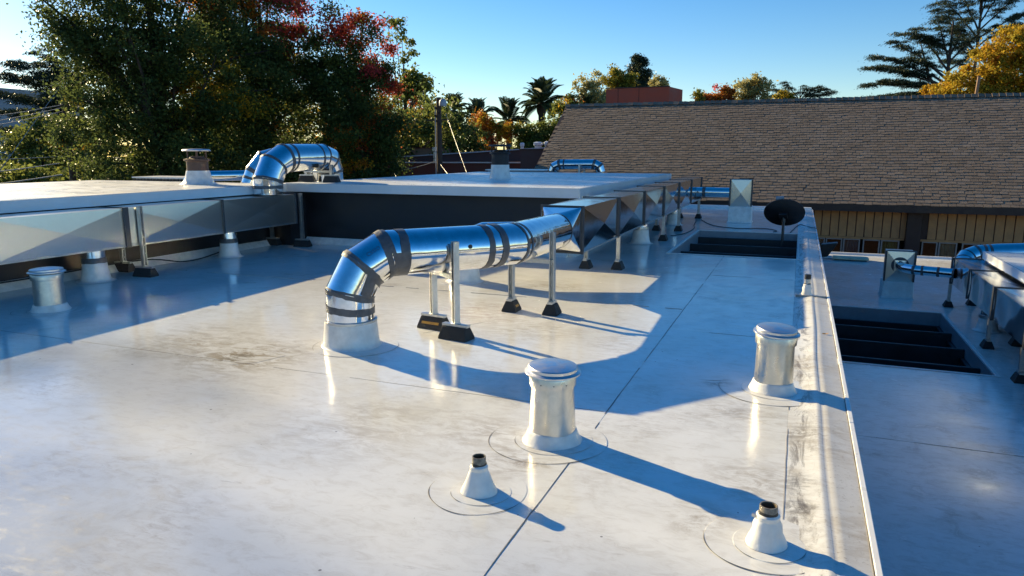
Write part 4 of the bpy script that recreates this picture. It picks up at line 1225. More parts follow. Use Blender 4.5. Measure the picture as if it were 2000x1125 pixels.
# gutter board and conduit at the far end of the lower roof
t = thing('roof_hatch', (1.25,20.0,LZ), 'low flat hatch with pale conduit at the far end of the lower roof', 'hatch')
MB().box((0.92,19.85,LZ+0.03),(1.75,20.2,LZ+0.085)).build('lid', 'curtain', t, bevel=0.006)
MB().box((0.96,19.9,LZ+0.001),(1.71,20.15,LZ+0.029)).build('frame', 'dark_steel_and_shade', t)
MB().tube([(0.40,19.95,LZ+0.06),(0.90,19.95,LZ+0.06)], 0.045, 14).build('conduit', 'strut', t, smooth=True, angle=40)

# ================================================================ brown building with shingle roof
BX0, BX1 = -10.1, 15.0
EY, EZ, RYY, RZ = 26.3, -0.17, 32.1, 3.58
t = thing('brown_building', (2.0,29.0,-4.6), 'tan board-clad building under a big brown shingle roof', 'building')
WY = 26.95
mb = MB()
mb.box((BX0+0.3,WY+0.06,-4.6),(0.2,WY+0.2,-0.25)); mb.box((0.2,WY+0.06,-1.385),(BX1-0.3,WY+0.2,-0.25)); mb.box((0.2,WY+0.06,-4.6),(BX1-0.3,WY+0.2,-2.46))
mb.box((BX0+0.3,WY+0.21,-4.6),(BX0+0.5,36.0,-0.25)); mb.box((BX1-0.5,WY+0.21,-4.6),(BX1-0.3,36.0,-0.25)); mb.box((BX0+0.51,35.8,-4.6),(BX1-0.51,36.0,-0.25))
mb.build('wall', 'trim_brown', t)
# gable ends
for x in (BX0+0.3, BX1-0.5):
    mb = MB().add([(x,27.1,-0.24),(x,36.6,-0.24),(x,32.1,3.40),(x+0.2,27.1,-0.24),(x+0.2,36.6,-0.24),(x+0.2,32.1,3.40)], [(0,2,1),(3,4,5),(0,3,5,2),(1,2,5,4),(0,1,4,3)])
    mb.build('gable_wall', 'trim_brown', t)
# roof deck
rf = MB()
sd_ = Vector((0,RYY-EY,RZ-EZ)); SL = sd_.length; sd_.normalize(); sn = Vector((0,-sd_.z,sd_.y))
th_ = 0.12
rf.add([(BX0,EY,EZ),(BX1,EY,EZ),(BX1,RYY,RZ),(BX0,RYY,RZ),(BX0,EY,EZ-th_),(BX1,EY,EZ-th_),(BX1,RYY,RZ-th_),(BX0,RYY,RZ-th_)],
       [(0,1,2,3),(7,6,5,4),(0,4,5,1),(1,5,6,2),(3,2,6,7),(0,3,7,4)])
rf.add([(BX0,RYY+0.001,RZ),(BX1,RYY+0.001,RZ),(BX1,2*RYY-EY,EZ),(BX0,2*RYY-EY,EZ),(BX0,RYY+0.001,RZ-th_),(BX1,RYY+0.001,RZ-th_),(BX1,2*RYY-EY,EZ-th_),(BX0,2*RYY-EY,EZ-th_)],
       [(0,1,2,3),(7,6,5,4),(0,4,5,1),(1,5,6,2),(3,2,6,7),(0,3,7,4)])
rfo = rf.build('roof', 'trim_brown', t)
MB().box((BX0,EY-0.035,EZ-0.24),(BX1,EY-0.001,EZ-0.012)).build('eave_fascia', 'trim_brown', t)
MB().box((BX0,EY+0.001,EZ-0.20),(BX1,WY+0.059,EZ-0.125)).build('soffit', 'soffit', t)
# shingles
EXPO, TAB = 0.172, 0.24
nrow = int(SL/EXPO)
def shingle_verts(w, L, jit):
    t0, t1 = 0.018, 0.005
    return [(-w/2,0,0.002),(w/2,0,0.002),(w/2,L,0.001),(-w/2,L,0.001),(-w/2,jit,t0),(w/2,jit,t0),(w/2,L,t1),(-w/2,L,t1)]
SF = [(4,5,6,7),(0,1,5,4),(1,2,6,5),(3,0,4,7)]
rr = random.Random(77)
variants = []
for k in range(8):
    me = bpy.data.meshes.new('shingle')
    me.from_pydata(shingle_verts(TAB*rr.uniform(0.94,0.985), EXPO*1.18, rr.uniform(0,0.006)), [], SF)
    me.materials.append(M['shingle'])
    variants.append(me)
ORG_b = ORG[t]
def slope_pt(x, s, h): return Vector((x, EY, EZ)) + sd_*s + sn*h
rotm = Matrix(((1,0,0),(0,sd_.y,sn.y),(0,sd_.z,sn.z)))
field = MB(); nobj = 0
base_rot = rotm.to_4x4().to_euler()
for r_ in range(nrow):
    off = (r_ % 2)*TAB*0.5 + rr.uniform(-0.05,0.05)
    x = BX0 + 0.12 - off
    sag = 0.0
    while x < BX1-0.1:
        w = TAB
        s = r_*EXPO + rr.uniform(-0.03,0.03) - 0.03
        hh = 0.002 + 0.0 * r_ + rr.uniform(0,0.005)
        xc = x + w/2
        if BX0+0.1 < xc < BX1-0.1:
            if -3.6 < xc < 7.7 and nobj < 300:
                ob = bpy.data.objects.new('shingle', variants[rr.randrange(8)])
                COL.objects.link(ob); ob.parent = rfo
                ob.location = slope_pt(xc, s, hh) - ORG_b
                ob.rotation_euler = base_rot
                nobj += 1
            else:
                vv = shingle_verts(w*rr.uniform(0.94,0.985), EXPO*1.18, rr.uniform(0,0.006))
                field.add([rotm @ Vector(v) + slope_pt(xc, s, hh) for v in vv], SF)
        x += w
fo = field.build('shingle_field', 'shingle', rfo); fo['kind'] = 'stuff'
# ridge caps
ridge_me = bpy.data.meshes.new('ridge_cap')
ridge_me.from_pydata([(0,-0.17,-0.075),(0,0,0.055),(0,0.17,-0.075),(0.30,-0.16,-0.095),(0.30,0,0.022),(0.30,0.16,-0.095),(0,-0.17,-0.10),(0,0.17,-0.10)], [], [(0,3,4,1),(1,4,5,2),(0,1,2,7,6)])
ridge_me.materials.append(M['shingle'])
nx_ = int((BX1-BX0)/0.22)
for k in range(nx_):
    ob = bpy.data.objects.new('ridge_cap', ridge_me); COL.objects.link(ob); ob.parent = rfo
    ob.location = Vector((BX0+k*0.22,RYY,RZ+0.035+rr.uniform(-0.008,0.008))) - ORG_b
    ob.rotation_euler = (0, rr.uniform(-0.03,0.03), 0)
# boards above the windows
pitch = 0.268
for k in range(-1, 46):
    x = 0.55 + k*pitch
    if x > BX1-0.6: break
    if 3.25 < x < 3.78: continue
    MB().box((x,WY,-1.32),(x+pitch-0.028,WY+0.035,-0.33)).build('board', 'board', t, bevel=0.006)
MB().box((0.2,WY+0.036,-1.385),(BX1-0.4,WY+0.0595,-0.3)).build('batten_back', 'trim_brown', t)
MB().box((3.38,WY-0.22,-4.6),(3.82,WY+0.03,-0.42)).build('pilaster', 'trim_brown', t, bevel=0.01)
MB().box((0.2,WY-0.02,-1.39),(3.37,WY+0.055,-1.325)).build('window_head', 'board', t)
MB().box((3.83,WY-0.02,-1.39),(BX1-0.4,WY+0.055,-1.325)).build('window_head', 'board', t)
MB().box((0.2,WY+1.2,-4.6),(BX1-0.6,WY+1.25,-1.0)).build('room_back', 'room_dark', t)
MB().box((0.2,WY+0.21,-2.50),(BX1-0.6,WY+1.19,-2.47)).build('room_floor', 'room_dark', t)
wins = [(0.42,0.95,'curtain'),(0.98,1.50,None),(1.53,2.05,'pale'),(2.14,2.66,None),(2.69,3.24,'green'),(3.90,4.36,None),(4.39,4.92,'curtain'),(5.05,5.55,None),(5.58,6.1,'pale'),(6.2,6.75,None),(6.78,7.3,'green'),(7.45,7.95,None),(7.98,8.5,'curtain'),(8.6,9.1,None),(9.2,9.7,None)]
for (xa, xb, kind) in wins:
    mb = MB(); f_ = 0.042
    za, zb_ = -2.45, -1.392
    mb.box((xa,WY+0.0,za),(xa+f_,WY+0.058,zb_)); mb.box((xb-f_,WY+0.0,za),(xb,WY+0.058,zb_))
    mb.box((xa+f_,WY+0.0,zb_-f_),(xb-f_,WY+0.058,zb_)); mb.box((xa+f_,WY+0.0,za),(xb-f_,WY+0.058,za+f_))
    w_ = mb.build('window', 'window_frame', t)
    MB().box((xa+f_,WY+0.024,za+f_),(xb-f_,WY+0.032,zb_-f_)).build('pane', 'glass', w_)
    if kind:
        mb = MB(); n = 14
        zl = za if kind != 'pale' else -1.85
        for i in range(n+1):
            x = xa+0.05+(xb-xa-0.1)*i/n; y = WY+0.14+0.02*math.sin(i*2.2)
            mb.v += [(x,y,zl),(x,y,zb_)]
        for i in range(n):
            mb.f.append((2*i,2*i+2,2*i+3,2*i+1)); mb.m.append(0)
        mb.build('curtain', {'curtain':'curtain','pale':'curb_grey','green':'curtain_green'}[kind], w_, smooth=True)
# roof vent stack on the brown roof
t = thing('vent_stack', (6.0,32.9,3.0), 'leaning tan stack poking above the shingle ridge before the yellow tree', 'vent')
MB().bar((6.02,33.0,2.6),(6.10,33.0,4.36),0.10,0.10).build('stack', 'stub', t, bevel=0.01)
MB().bar((6.09,33.0,4.361),(6.092,33.0,4.39),0.11,0.11).build('stack_cap', 'soffit', t)

# red block behind the ridge
t = thing('red_chimney_block', (-6.9,35.0,0), 'wide red stucco block rising behind the shingle ridge', 'chimney')
mb = MB().add([(-8.75,34.0,2.2),(-5.80,34.0,2.2),(-5.45,35.6,2.2),(-8.75,35.6,2.2),(-8.75,34.0,4.42),(-5.80,34.0,4.45),(-5.45,35.6,4.42),(-8.75,35.6,4.40)],
    [(0,3,2,1),(4,5,6,7),(0,1,5,4),(1,2,6,5),(2,3,7,6),(3,0,4,7)])
mb.build('stucco_body', 'red_stucco', t)
MB().box((-8.78,33.97,4.44),(-5.79,34.06,4.485)).build('cap_flashing', 'trim_brown', t)
for x in (-8.18, -7.2):
    MB().box((x,33.992,2.9),(x+0.02,33.999,4.43)).build('control_joint', 'trim_brown', t)

# ================================================================ red buildings in the background
t = thing('red_building', (-16,32,-4.6), 'low dark red building with pale roof coping behind the square block', 'building')
mb = MB().add([(-24,31.5,-4.6),(-10.3,31.5,-4.6),(-10.3,37,-4.6),(-24,37,-4.6),(-24,31.5,0.98),(-10.3,31.5,1.02),(-10.3,37,1.02),(-24,37,0.98)],
    [(0,3,2,1),(4,5,6,7),(0,1,5,4),(1,2,6,5),(2,3,7,6),(3,0,4,7)])
mb.build('wall', 'dark_red', t)
MB().bar((-24,31.46,1.005),(-10.3,31.46,1.045),0.10,0.05).build('coping', 'coping', t)
t = thing('plum_building', (-16,34,-4.6), 'long plum-brown parapet with a sloping pale top line beyond the pole', 'building')
mb = MB().add([(-25,37.2,-4.6),(-12.9,37.2,-4.6),(-12.9,44,-4.6),(-25,44,-4.6),(-25,37.2,1.05),(-12.9,37.2,1.72),(-12.9,44,1.72),(-25,44,1.05)],
    [(0,3,2,1),(4,5,6,7),(0,1,5,4),(1,2,6,5),(2,3,7,6),(3,0,4,7)])
mb.build('wall', 'plum_wall', t)
MB().bar((-25,37.16,1.08),(-12.9,37.16,1.75),0.12,0.06).build('coping', 'coping', t)
t = thing('brown_annex', (-11.1,32,-4.6), 'brown flat-topped annex with a sloping side beside the shingle roof', 'building')
mb = MB().add([(-11.75,30.6,-4.6),(-10.2,30.6,-4.6),(-10.2,31.3,-4.6),(-11.75,31.3,-4.6),(-11.75,30.6,1.62),(-10.2,30.6,1.62),(-10.2,31.3,1.62),(-11.75,31.3,1.62)],
    [(0,3,2,1),(4,5,6,7),(0,1,5,4),(1,2,6,5),(2,3,7,6),(3,0,4,7)])
mb.add([(-10.199,30.6,-4.6),(-8.6,30.0,-4.6),(-8.6,30.0,0.6),(-10.199,30.6,1.61),(-10.199,30.75,-4.6),(-8.6,30.15,-4.6),(-8.6,30.15,0.6),(-10.199,30.75,1.61)],
    [(0,1,2,3),(7,6,5,4),(3,2,6,7),(1,5,6,2)])
mb.build('wall', 'plum_wall', t)
MB().box((-11.8,30.55,1.622),(-10.15,31.35,1.665)).build('coping', 'soffit', t)
t = thing('red_gable', (-13,41,-4.6), 'bright rust-red gable slope peeking left of the shingle roof', 'building')
mb = MB().add([(-16.4,46,0.4),(-12.2,46,0.4),(-12.2,46,3.05),(-16.4,46,1.2),(-16.4,49,0.4),(-12.2,49,0.4),(-12.2,49,3.05),(-16.4,49,1.2),(-16.4,46,-4.6),(-12.2,46,-4.6),(-12.2,49,-4.6),(-16.4,49,-4.6)],
    [(8,9,2,3),(11,7,6,10),(3,2,6,7),(9,10,6,2),(8,3,7,11)])
mb.build('gable_wall', 'red_stucco', t)
MB().bar((-16.5,45.9,1.22),(-12.15,45.9,3.14),0.3,0.10).build('verge_board', 'red_stucco', t)
for i, (x, y, zz, w, lab) in enumerate(((-14.45,37.9,1.66,0.20,'thin white vent on the plum parapet'),(-13.55,38.0,1.70,0.42,'wide white vent on the plum parapet'),(-13.02,38.0,1.72,0.30,'middle-sized white vent at the end of the plum parapet'))):
    MBv = MB().lathe([(w*0.45,-0.15),(w*0.45,0.16),(w*0.62,0.20),(w*0.62,0.34),(w*0.3,0.38)], (x,y,zz), 20)
    tag(MBv.build('roof_vent', 'white_metal', smooth=True, angle=40), lab, 'vent')
t = thing('tan_penthouse', (-21.6,38.5,0), 'small tan boxes above the red building left of the pole', 'building')
MB().box((-22.4,38.0,-0.2),(-19.6,39.5,1.75)).build('wall', 'stub', t)
MB().box((-22.45,37.95,1.751),(-19.55,39.55,1.80)).build('coping', 'dark_red', t)
tag(MB().lathe([(0.10,-0.8),(0.10,0.55),(0.16,0.58),(0.16,0.78),(0.05,0.80)], (-18.9,36.0,1.0), 16).build('roof_vent', 'strut', smooth=True, angle=40), 'slim grey pipe vent on the red building left of the pole', 'vent')

# ================================================================ utility pole and wires
t = thing('utility_pole', (-15.62,30.2,-4.6), 'dark wooden utility pole with a lamp in front of the red building', 'utility pole')
MB().tube([(-15.66,30.2,-4.6),(-15.62,30.2,0),(-15.61,30.2,3.98)], [0.16,0.14,0.115], 14).build('pole', 'pole_wood', t, smooth=True, angle=50)
MB().bar((-16.15,30.05,2.95),(-15.2,30.3,2.98),0.06,0.06).build('crossarm', 'pole_wood', t)
MB().tube([(-15.76,30.08,-1),(-15.73,30.07,3.6)], 0.022, 8).build('conduit', 'lamp_grey', t, smooth=True)
MB().tube([(-15.6,30.2,3.7),(-15.45,30.1,3.82),(-15.36,30.02,3.80)], 0.025, 8).build('lamp_arm', 'dark_steel_and_shade', t)
mb = MB().lathe([(0.17,-0.20),(0.17,-0.02),(0.13,0.06),(0.06,0.13)], (-15.30,30.0,3.78), 20, cap_bot=True)
mb.build('lamp_head', 'lamp_grey', t, smooth=True, angle=40)
mb = MB()
for (dx, zz) in ((-0.12,3.5),(0.12,3.3),(-0.12,3.15),(0.13,2.8)):
    mb.obox((-15.61+dx,30.1,zz), (0.03,0.05,0.05), ((1,0,0),(0,1,0),(0,0,1)))
mb.build('insulator', 'dark_steel_and_shade', t)
def wire(a, b, sag, r, label, mat='wire', group=None):
    a, b = Vector(a), Vector(b)
    pts = [a.lerp(b, i/8) + Vector((0,0,-sag*4*(i/8)*(1-i/8))) for i in range(9)]
    return tag(MB().tube(pts, r, 6).build('wire', mat, smooth=True), label, 'wire', group)
wire((-15.25,30.2,3.25),(-12.4,26.6,0.35), 0.03, 0.012, 'pale guy wire slanting down to the right of the pole')
wire((-18.4,30.0,1.55),(-15.9,27.0,0.15), 0.0, 0.016, 'pale strut wire slanting down left of the pole')
wire((-15.5,30.0,1.0),(-13.6,28.0,0.05), 0.03, 0.013, 'short pale wire at the pole foot slanting right')
wire((-20.6,30.6,0.55),(-15.75,30.05,1.1), 0.22, 0.018, 'slack thin wire sagging left of the pole foot')
wire((-20.4,30.4,1.0),(-15.75,30.05,1.25), 0.06, 0.014, 'thin taut wire left of the pole below the coping', 'cable')
hp = thing('utility_pole', (-27.2,20.6,-4.6), 'dark pole half hidden in the tree edge holding the left wires', 'utility pole')
MB().tube([(-27.22,20.6,-4.6),(-27.2,20.6,3.7)], [0.14,0.11], 12).build('pole', 'pole_wood', hp, smooth=True, angle=50)
MB().bar((-27.35,20.4,3.3),(-27.05,20.8,3.3),0.08,0.10).build('crossarm', 'pole_wood', hp)
def ext(a, b): # continue the span out past the frame
    a, b = Vector(a), Vector(b); return b + (a-b)*2.2
for (a, b, sag, r, lab) in (((-22.5,14.92,2.651),(-25.3,18.25,3.073),0.05,0.012,'uppermost pale wire reaching the left tree'),((-22.51,14.9,2.50),(-25.3,18.24,2.949),0.05,0.012,'second pale wire below the uppermost at the left tree'),((-22.52,14.89,2.38),(-25.3,18.2,2.806),0.05,0.012,'third pale wire of the upper bundle at the left tree'),
    ((-22.6,14.77,0.98),(-25.3,18.25,2.93),0.0,0.011,'diagonal guy wire crossing the left wires'),((-22.58,14.8,1.317),(-25.4,18.1,1.338),0.02,0.012,'level pale wire low before the left tree'),((-22.6,14.76,0.965),(-25.4,18.0,1.04),0.03,0.018,'thick pale wire under the level one'),((-22.63,14.73,0.581),(-25.4,17.95,0.61),0.02,0.026,'thickest pale cable just above the long block roof')):
    wire(ext(a, b), Vector(b)+(Vector(b)-Vector(a))*0.72, sag, r, lab)
# far-off building at the left edge
t = thing('far_building', (-160,95,-4.6), 'pale flat-roofed building far off behind the left cedar', 'building')
MB().box((-184,84,-4.6),(-140.5,110,12.6)).build('wall', 'conc_wall', t)
MB().box((-184.3,83.7,12.601),(-140.2,110.3,13.4)).build('parapet', 'curb_grey', t)

# ================================================================ vegetation
def quads_mesh(name, V, tint, mat, parent):
    """V: (N,4,3) array of leaf corners"""
    N = len(V)
    me = bpy.data.meshes.new(name)
    me.vertices.add(N*4); me.loops.add(N*4); me.polygons.add(N)
    o_ = np.array(ORG.get(parent, Vector((0,0,0))))
    me.vertices.foreach_set('co', (V.reshape(-1,3)-o_).astype(np.float32).ravel())
    me.loops.foreach_set('vertex_index', np.arange(N*4, dtype=np.int32))
    me.polygons.foreach_set('loop_start', np.arange(0, N*4, 4, dtype=np.int32))
    me.polygons.foreach_set('loop_total', np.full(N, 4, dtype=np.int32))
    if tint is not None:
        at = me.attributes.new('tint', 'FLOAT', 'FACE')
        at.data.foreach_set('value', tint.astype(np.float32))
    me.materials.append(M[mat])
    me.update(calc_edges=True)
    ob = bpy.data.objects.new(name, me); COL.objects.link(ob)
    if parent is not None: ob.parent = parent
    return ob

def unit(n):
    v = rng.normal(size=(n,3)); return v/np.linalg.norm(v,axis=1,keepdims=True)

def leaves(c, size, asp=0.62, up=0.4, fold=0.25):
    """diamond leaves around centres c (N,3)"""
    n = len(c)
    nrm = unit(n) + np.array([0,0,up]); nrm /= np.linalg.norm(nrm,axis=1,keepdims=True)
    t = unit(n); t -= nrm*np.sum(t*nrm,axis=1,keepdims=True); t /= np.linalg.norm(t,axis=1,keepdims=True)
    b = np.cross(nrm, t)
    L = (size*rng.uniform(0.6,1.35,n))[:,None]
    W = L*asp
    f = nrm*W*fold
    return np.stack([c-t*L*0.5, c+b*W*0.5+f-t*L*0.08, c+t*L*0.5, c-b*W*0.5+f-t*L*0.08], axis=1)

def make_tree(name, x, y, label, blobs, nclump, nleaf, crad, lsize, tintf, zg=-4.6, trunk_r=0.22, fork=0.45, limbs=14, mat='leaf', seed=0, group=None, cat='tree', shell=0.5, crown='crown'):
    """blobs: (dx,dy,z,rx,ry,rz) absolute z; clumps of small leaves spread through them"""
    global rng
    rng = np.random.default_rng(seed)
    t = thing(name, (x,y,zg), label, cat, group)
    B = np.array(blobs, float)
    vol = B[:,3]*B[:,4]*B[:,5]
    idx = rng.choice(len(B), nclump, p=vol/vol.sum())
    u = unit(nclump)*(rng.uniform(shell**2,1,nclump)**0.5)[:,None]
    cc = B[idx,:3] + u*B[idx,3:6]
    cc[:,0] += x; cc[:,1] += y
    per = np.maximum(6, (nleaf/nclump*rng.uniform(0.4,1.7,nclump)).astype(int))
    cid = np.repeat(np.arange(nclump), per)
    cr = crad*rng.uniform(0.6,1.35,nclump)
    off = rng.normal(size=(len(cid),3))*np.array([0.55,0.55,0.42])
    P_ = cc[cid] + off*cr[cid][:,None]
    tint = np.clip(tintf(cc - np.array([x,y,0]))[cid] + rng.normal(size=len(cid))*0.035, 0, 1)
    quads_mesh(crown, leaves(P_, lsize), tint if mat == 'leaf' else None, mat, t)
    # trunk and limbs
    ztop = cc[:,2].max(); zb = cc[:,2].min()
    hf = zg + (ztop-zg)*fork
    mb = MB()
    tp = Vector((x,y,hf)); lean = Vector((rng.normal()*0.25, rng.normal()*0.25, 0))
    mb.tube([(x,y,zg),Vector((x,y,zg+(hf-zg)*0.5))+lean*0.4, tp+lean, Vector((x,y,zg+(ztop-zg)*0.82))+lean*1.5], [trunk_r*1.25,trunk_r,trunk_r*0.75,trunk_r*0.2], 10)
    order = rng.permutation(nclump)[:limbs]
    for k in order:
        e = Vector(cc[k]); s = rng.uniform(0.5,1.25)
        st = Vector((x,y,min(zg+(hf-zg)*s, e.z-0.3)))+lean*s*0.9
        m_ = st.lerp(e,0.45)+Vector((0,0,0.12*(e-st).length))
        q = [st, st.lerp(m_,0.6)+Vector(rng.normal(size=3)*0.1), m_.lerp(e,0.4), e]
        r0 = trunk_r*rng.uniform(0.3,0.6)
        mb.tube(q, [r0, r0*0.7, r0*0.42, r0*0.12], 6)
    mb.build('trunk', 'bark', t, smooth=True, angle=60)
    return t

def const_tint(a, s=0.06):
    return lambda c: a + rng.normal(size=len(c))*s
def patch_tint(base, s, spots):
    """spots: (dx,dy,z,radius,tint,prob)"""
    def f(c):
        v = base + rng.normal(size=len(c))*s
        for (dx,dy,z,r,tv,pb) in spots:
            d = np.linalg.norm((c-np.array([dx,dy,z]))/np.array([1,1.6,1]),axis=1)
            hit = (d < r) & (rng.random(len(c)) < pb)
            v[hit] = tv + rng.normal(size=hit.sum())*0.08
        return v
    return f

# the three big backlit trees beyond the long block
# local axes for the tree row as seen from the roof: s to the right, along (0.79,0.61)
def sb(s, z, rs, rz, dpt=0.0):
    return (0.79*s-0.61*dpt, 0.61*s+0.79*dpt, z, rs, rs*0.9, rz)
make_tree('sweetgum_tree', -21.9, 20.4, 'big dark green tree with a forked trunk behind the long block', 
    [sb(-1.6,7.2,2.4,2.4), sb(1.2,8.0,2.6,2.4), sb(-0.6,4.6,3.1,2.2), sb(1.8,4.4,2.7,2.2), sb(-1.2,2.0,2.6,2.0), sb(1.4,1.9,2.6,2.0), sb(0,0.2,2.9,1.5), sb(-2.6,5.6,1.3,1.3)],
    560, 110000, 0.50, 0.118, patch_tint(0.10,0.06,[(-2,-1.5,2.5,1.2,0.34,0.2),(1.5,1.2,3.6,1.5,0.45,0.4),(-1.2,-1,0.6,1.6,0.32,0.2),(0.8,0.5,9.0,2.2,0.68,0.25),(0.5,0.5,4.6,1.0,0.36,0.3)]), trunk_r=0.30, limbs=34, seed=101, shell=0.25)
make_tree('sweetgum_tree', -21.15, 24.6, 'big dark green tree with a russet top between the forked tree and the crimson one',
    [sb(-0.6,8.4,2.4,2.2), sb(1.2,7.3,1.9,2.2), sb(-0.8,5.6,2.4,2.0), sb(1.2,4.9,2.2,2.2), sb(-0.4,2.8,2.6,2.2), sb(1.0,1.0,2.4,1.8), sb(-1.4,0.8,2.2,1.7)],
    420, 84000, 0.50, 0.118, patch_tint(0.12,0.06,[(1.2,0.8,8.6,2.0,0.86,0.5),(-0.6,-0.5,9.0,2.4,0.72,0.4),(0,0,5,3.5,0.66,0.05),(1.7,1.2,6.4,1.2,0.95,0.6),(1.4,1.0,4.9,0.8,0.95,0.4),(0.3,0.2,7.0,1.8,0.70,0.18),(-0.5,-0.5,1.5,1.5,0.34,0.2)]), trunk_r=0.28, limbs=24, seed=102, shell=0.25)
make_tree('sweetgum_tree', -17.0, 25.9, 'tall dark tree with crimson leaf patches near its top',
    [sb(-0.85,6.5,1.0,0.9), sb(0.3,5.3,1.2,1.6), sb(-1.0,4.3,1.4,1.5), sb(0.7,3.8,1.15,1.8), sb(-0.5,2.4,1.8,1.9), sb(0.6,1.6,1.25,1.7), sb(-0.8,0.5,1.7,1.4)],
    310, 58000, 0.45, 0.115, patch_tint(0.12,0.06,[(0.4,0.3,6.2,1.3,0.86,0.5),(0.9,0.6,5.2,1.0,0.97,0.6),(0.8,0.5,4.0,0.9,0.85,0.35),(-0.6,-0.4,6.9,1.0,0.88,0.45),(0.0,0,1.5,1.2,0.68,0.25),(0.8,0.6,3.0,0.6,0.7,0.35)]), trunk_r=0.24, limbs=24, seed=103, shell=0.25)
# airy light green tree behind the crimson one
make_tree('slender_tree', -32.1, 56.1, 'airy light green tree peeking out beyond the crimson-topped tree', [(-0.8,-0.4,11.8,0.8,0.8,1.3),(0.9,0.6,7.4,1.2,1.2,1.0),(0.2,0.2,9.4,0.6,0.6,1.6),(-0.5,-0.3,6.3,1.0,1,1.1)], 46, 3000, 0.55, 0.30, const_tint(0.30,0.05), seed=104, limbs=20, trunk_r=0.2)
make_tree('mixed_tree', -32.8, 59.6, 'green tree with orange and yellow tips just left of the pole', [(0,0,5.4,1.6,1.6,1.5),(-0.8,-0.5,3.6,1.7,1.6,1.7),(0.7,0.5,2.4,1.8,1.6,1.8),(-0.3,-0.2,0.6,2.2,1.8,1.3)], 130, 10000, 0.6, 0.27, patch_tint(0.2,0.07,[(-0.6,-0.3,6.3,1.1,0.7,0.9),(-0.2,0,4.6,1.1,0.45,0.6),(0.9,0.5,2.2,1.0,0.36,0.4)]), seed=105, limbs=18)
make_tree('dark_shrub_tree', -33.6, 67.0, 'dark green bushy tree behind the pole lamp', [(-1.6,-0.8,4.6,1.8,1.6,1.6),(0.6,0.4,3.4,2.0,1.8,1.8),(2.4,1.2,2.6,1.6,1.6,1.5),(-1,-0.5,1.6,2.4,2,1.6)], 120, 9000, 0.6, 0.28, patch_tint(0.13,0.06,[(-2.2,-1.2,5.6,1.1,0.74,0.6),(0.3,0.2,5.0,0.9,0.6,0.5),(-1.6,-1,1.6,1.0,0.38,0.5)]), seed=106)
make_tree('orange_tree', -30.9, 71.9, 'rounded orange and red tree below the palms', [(-0.9,-0.4,4.4,1.3,1.3,1.3),(0.2,0.1,3.2,1.3,1.3,1.2),(1.3,0.6,3.6,1.1,1.1,1.0),(-0.6,-0.2,2.2,1.5,1.4,1.2)], 110, 8000, 0.45, 0.25, patch_tint(0.63,0.07,[(0.3,0.2,2.8,0.9,0.86,0.7),(1.3,0.6,4.0,0.8,0.52,0.7),(-1.2,-0.6,2.8,0.7,0.46,0.5)]), seed=107)
make_tree('green_shrub_tree', -26.9, 73.4, 'green shrubby tree with a yellow top right of the orange tree', [(-1.0,-0.4,3.6,1.1,1.1,1.0),(0.6,0.3,3.4,1.5,1.3,1.2),(-0.3,-0.1,2.2,1.9,1.5,1.1)], 90, 7000, 0.45, 0.25, patch_tint(0.22,0.06,[(-1.1,-0.5,4.1,0.7,0.42,0.7),(1.8,0.8,3.0,0.5,0.62,0.8)]), seed=108)
make_tree('mixed_tree', -23.6, 74.6, 'green tree with a bronze crown hugging the left end of the shingle roof', [(0.2,0.1,6.2,1.5,1.4,1.2),(-0.4,-0.1,4.6,1.7,1.5,1.4),(0.2,0,3.0,1.6,1.5,1.3)], 110, 8000, 0.5, 0.26, patch_tint(0.27,0.05,[(0.4,0.2,6.9,1.0,0.62,0.7),(-0.6,-0.2,5.6,0.6,0.36,0.6)]), seed=109)
make_tree('pale_tree', -27.4, 98.2, 'sparse pale gold tree left of the red block', [(-1.4,-0.4,10.6,1.0,1.0,1.4),(0.6,0.2,11.3,1.1,1.1,1.4),(-0.2,0,9.4,1.4,1.3,1.3),(1.2,0.3,8.8,1.5,1.3,1.1)], 70, 4200, 0.55, 0.32, const_tint(0.4), seed=110, mat='pale_leaf', limbs=30)
make_tree('yellow_tree', -24.6, 102.5, 'yellow-green tree directly behind the red block', [(-0.8,-0.2,11.8,1.4,1.4,1.4),(0.9,0.3,11.4,1.6,1.5,1.2),(0,0,9.4,2.2,2.0,1.6)], 110, 8000, 0.55, 0.32, patch_tint(0.43,0.05,[(0.8,0.2,11,1.0,0.3,0.4)]), seed=111)
make_tree('pale_tree', -20.1, 108.6, 'small pale grey-green tree right of the dark conifer', [(0,0,11.2,1.4,1.3,1.0),(0.2,0,10,1.2,1.2,1.0)], 36, 2300, 0.5, 0.34, const_tint(0.3), seed=112, mat='pale_leaf')
make_tree('tufted_tree', -12.9, 97.8, 'tiny green-gold tree top at the left of the red maple', [(0,0,8.6,0.5,0.5,1.0),(0.3,0,7.6,0.7,0.6,0.8)], 16, 1100, 0.4, 0.26, const_tint(0.38), seed=113, limbs=6)
make_tree('red_maple', -10.9, 101.3, 'orange-red tree top above the shingle ridge with a pink tip', [(-1.3,-0.2,8.4,1.3,1.2,0.9),(1.2,0.2,8.9,1.0,1.0,1.2),(0.1,0,8.3,1.0,1.0,0.8),(-0.35,0,10.0,0.3,0.3,0.8)], 100, 6800, 0.42, 0.28, patch_tint(0.70,0.05,[(-0.35,0,10.3,0.9,0.97,0.9),(-2.1,0,8.0,0.6,0.5,0.7)]), seed=114)
make_tree('pale_tree', -6.8, 105.2, 'broad pale gold tree above the middle of the shingle ridge', [(-1.2,0,9.4,1.6,1.4,1.6),(0.2,0,10.6,1.5,1.4,1.2),(1.6,0,10.2,1.4,1.3,1.2),(0.4,0,8.6,2.3,1.8,1.2)], 110, 7000, 0.5, 0.32, const_tint(0.3), seed=115, mat='pale_leaf', limbs=24)
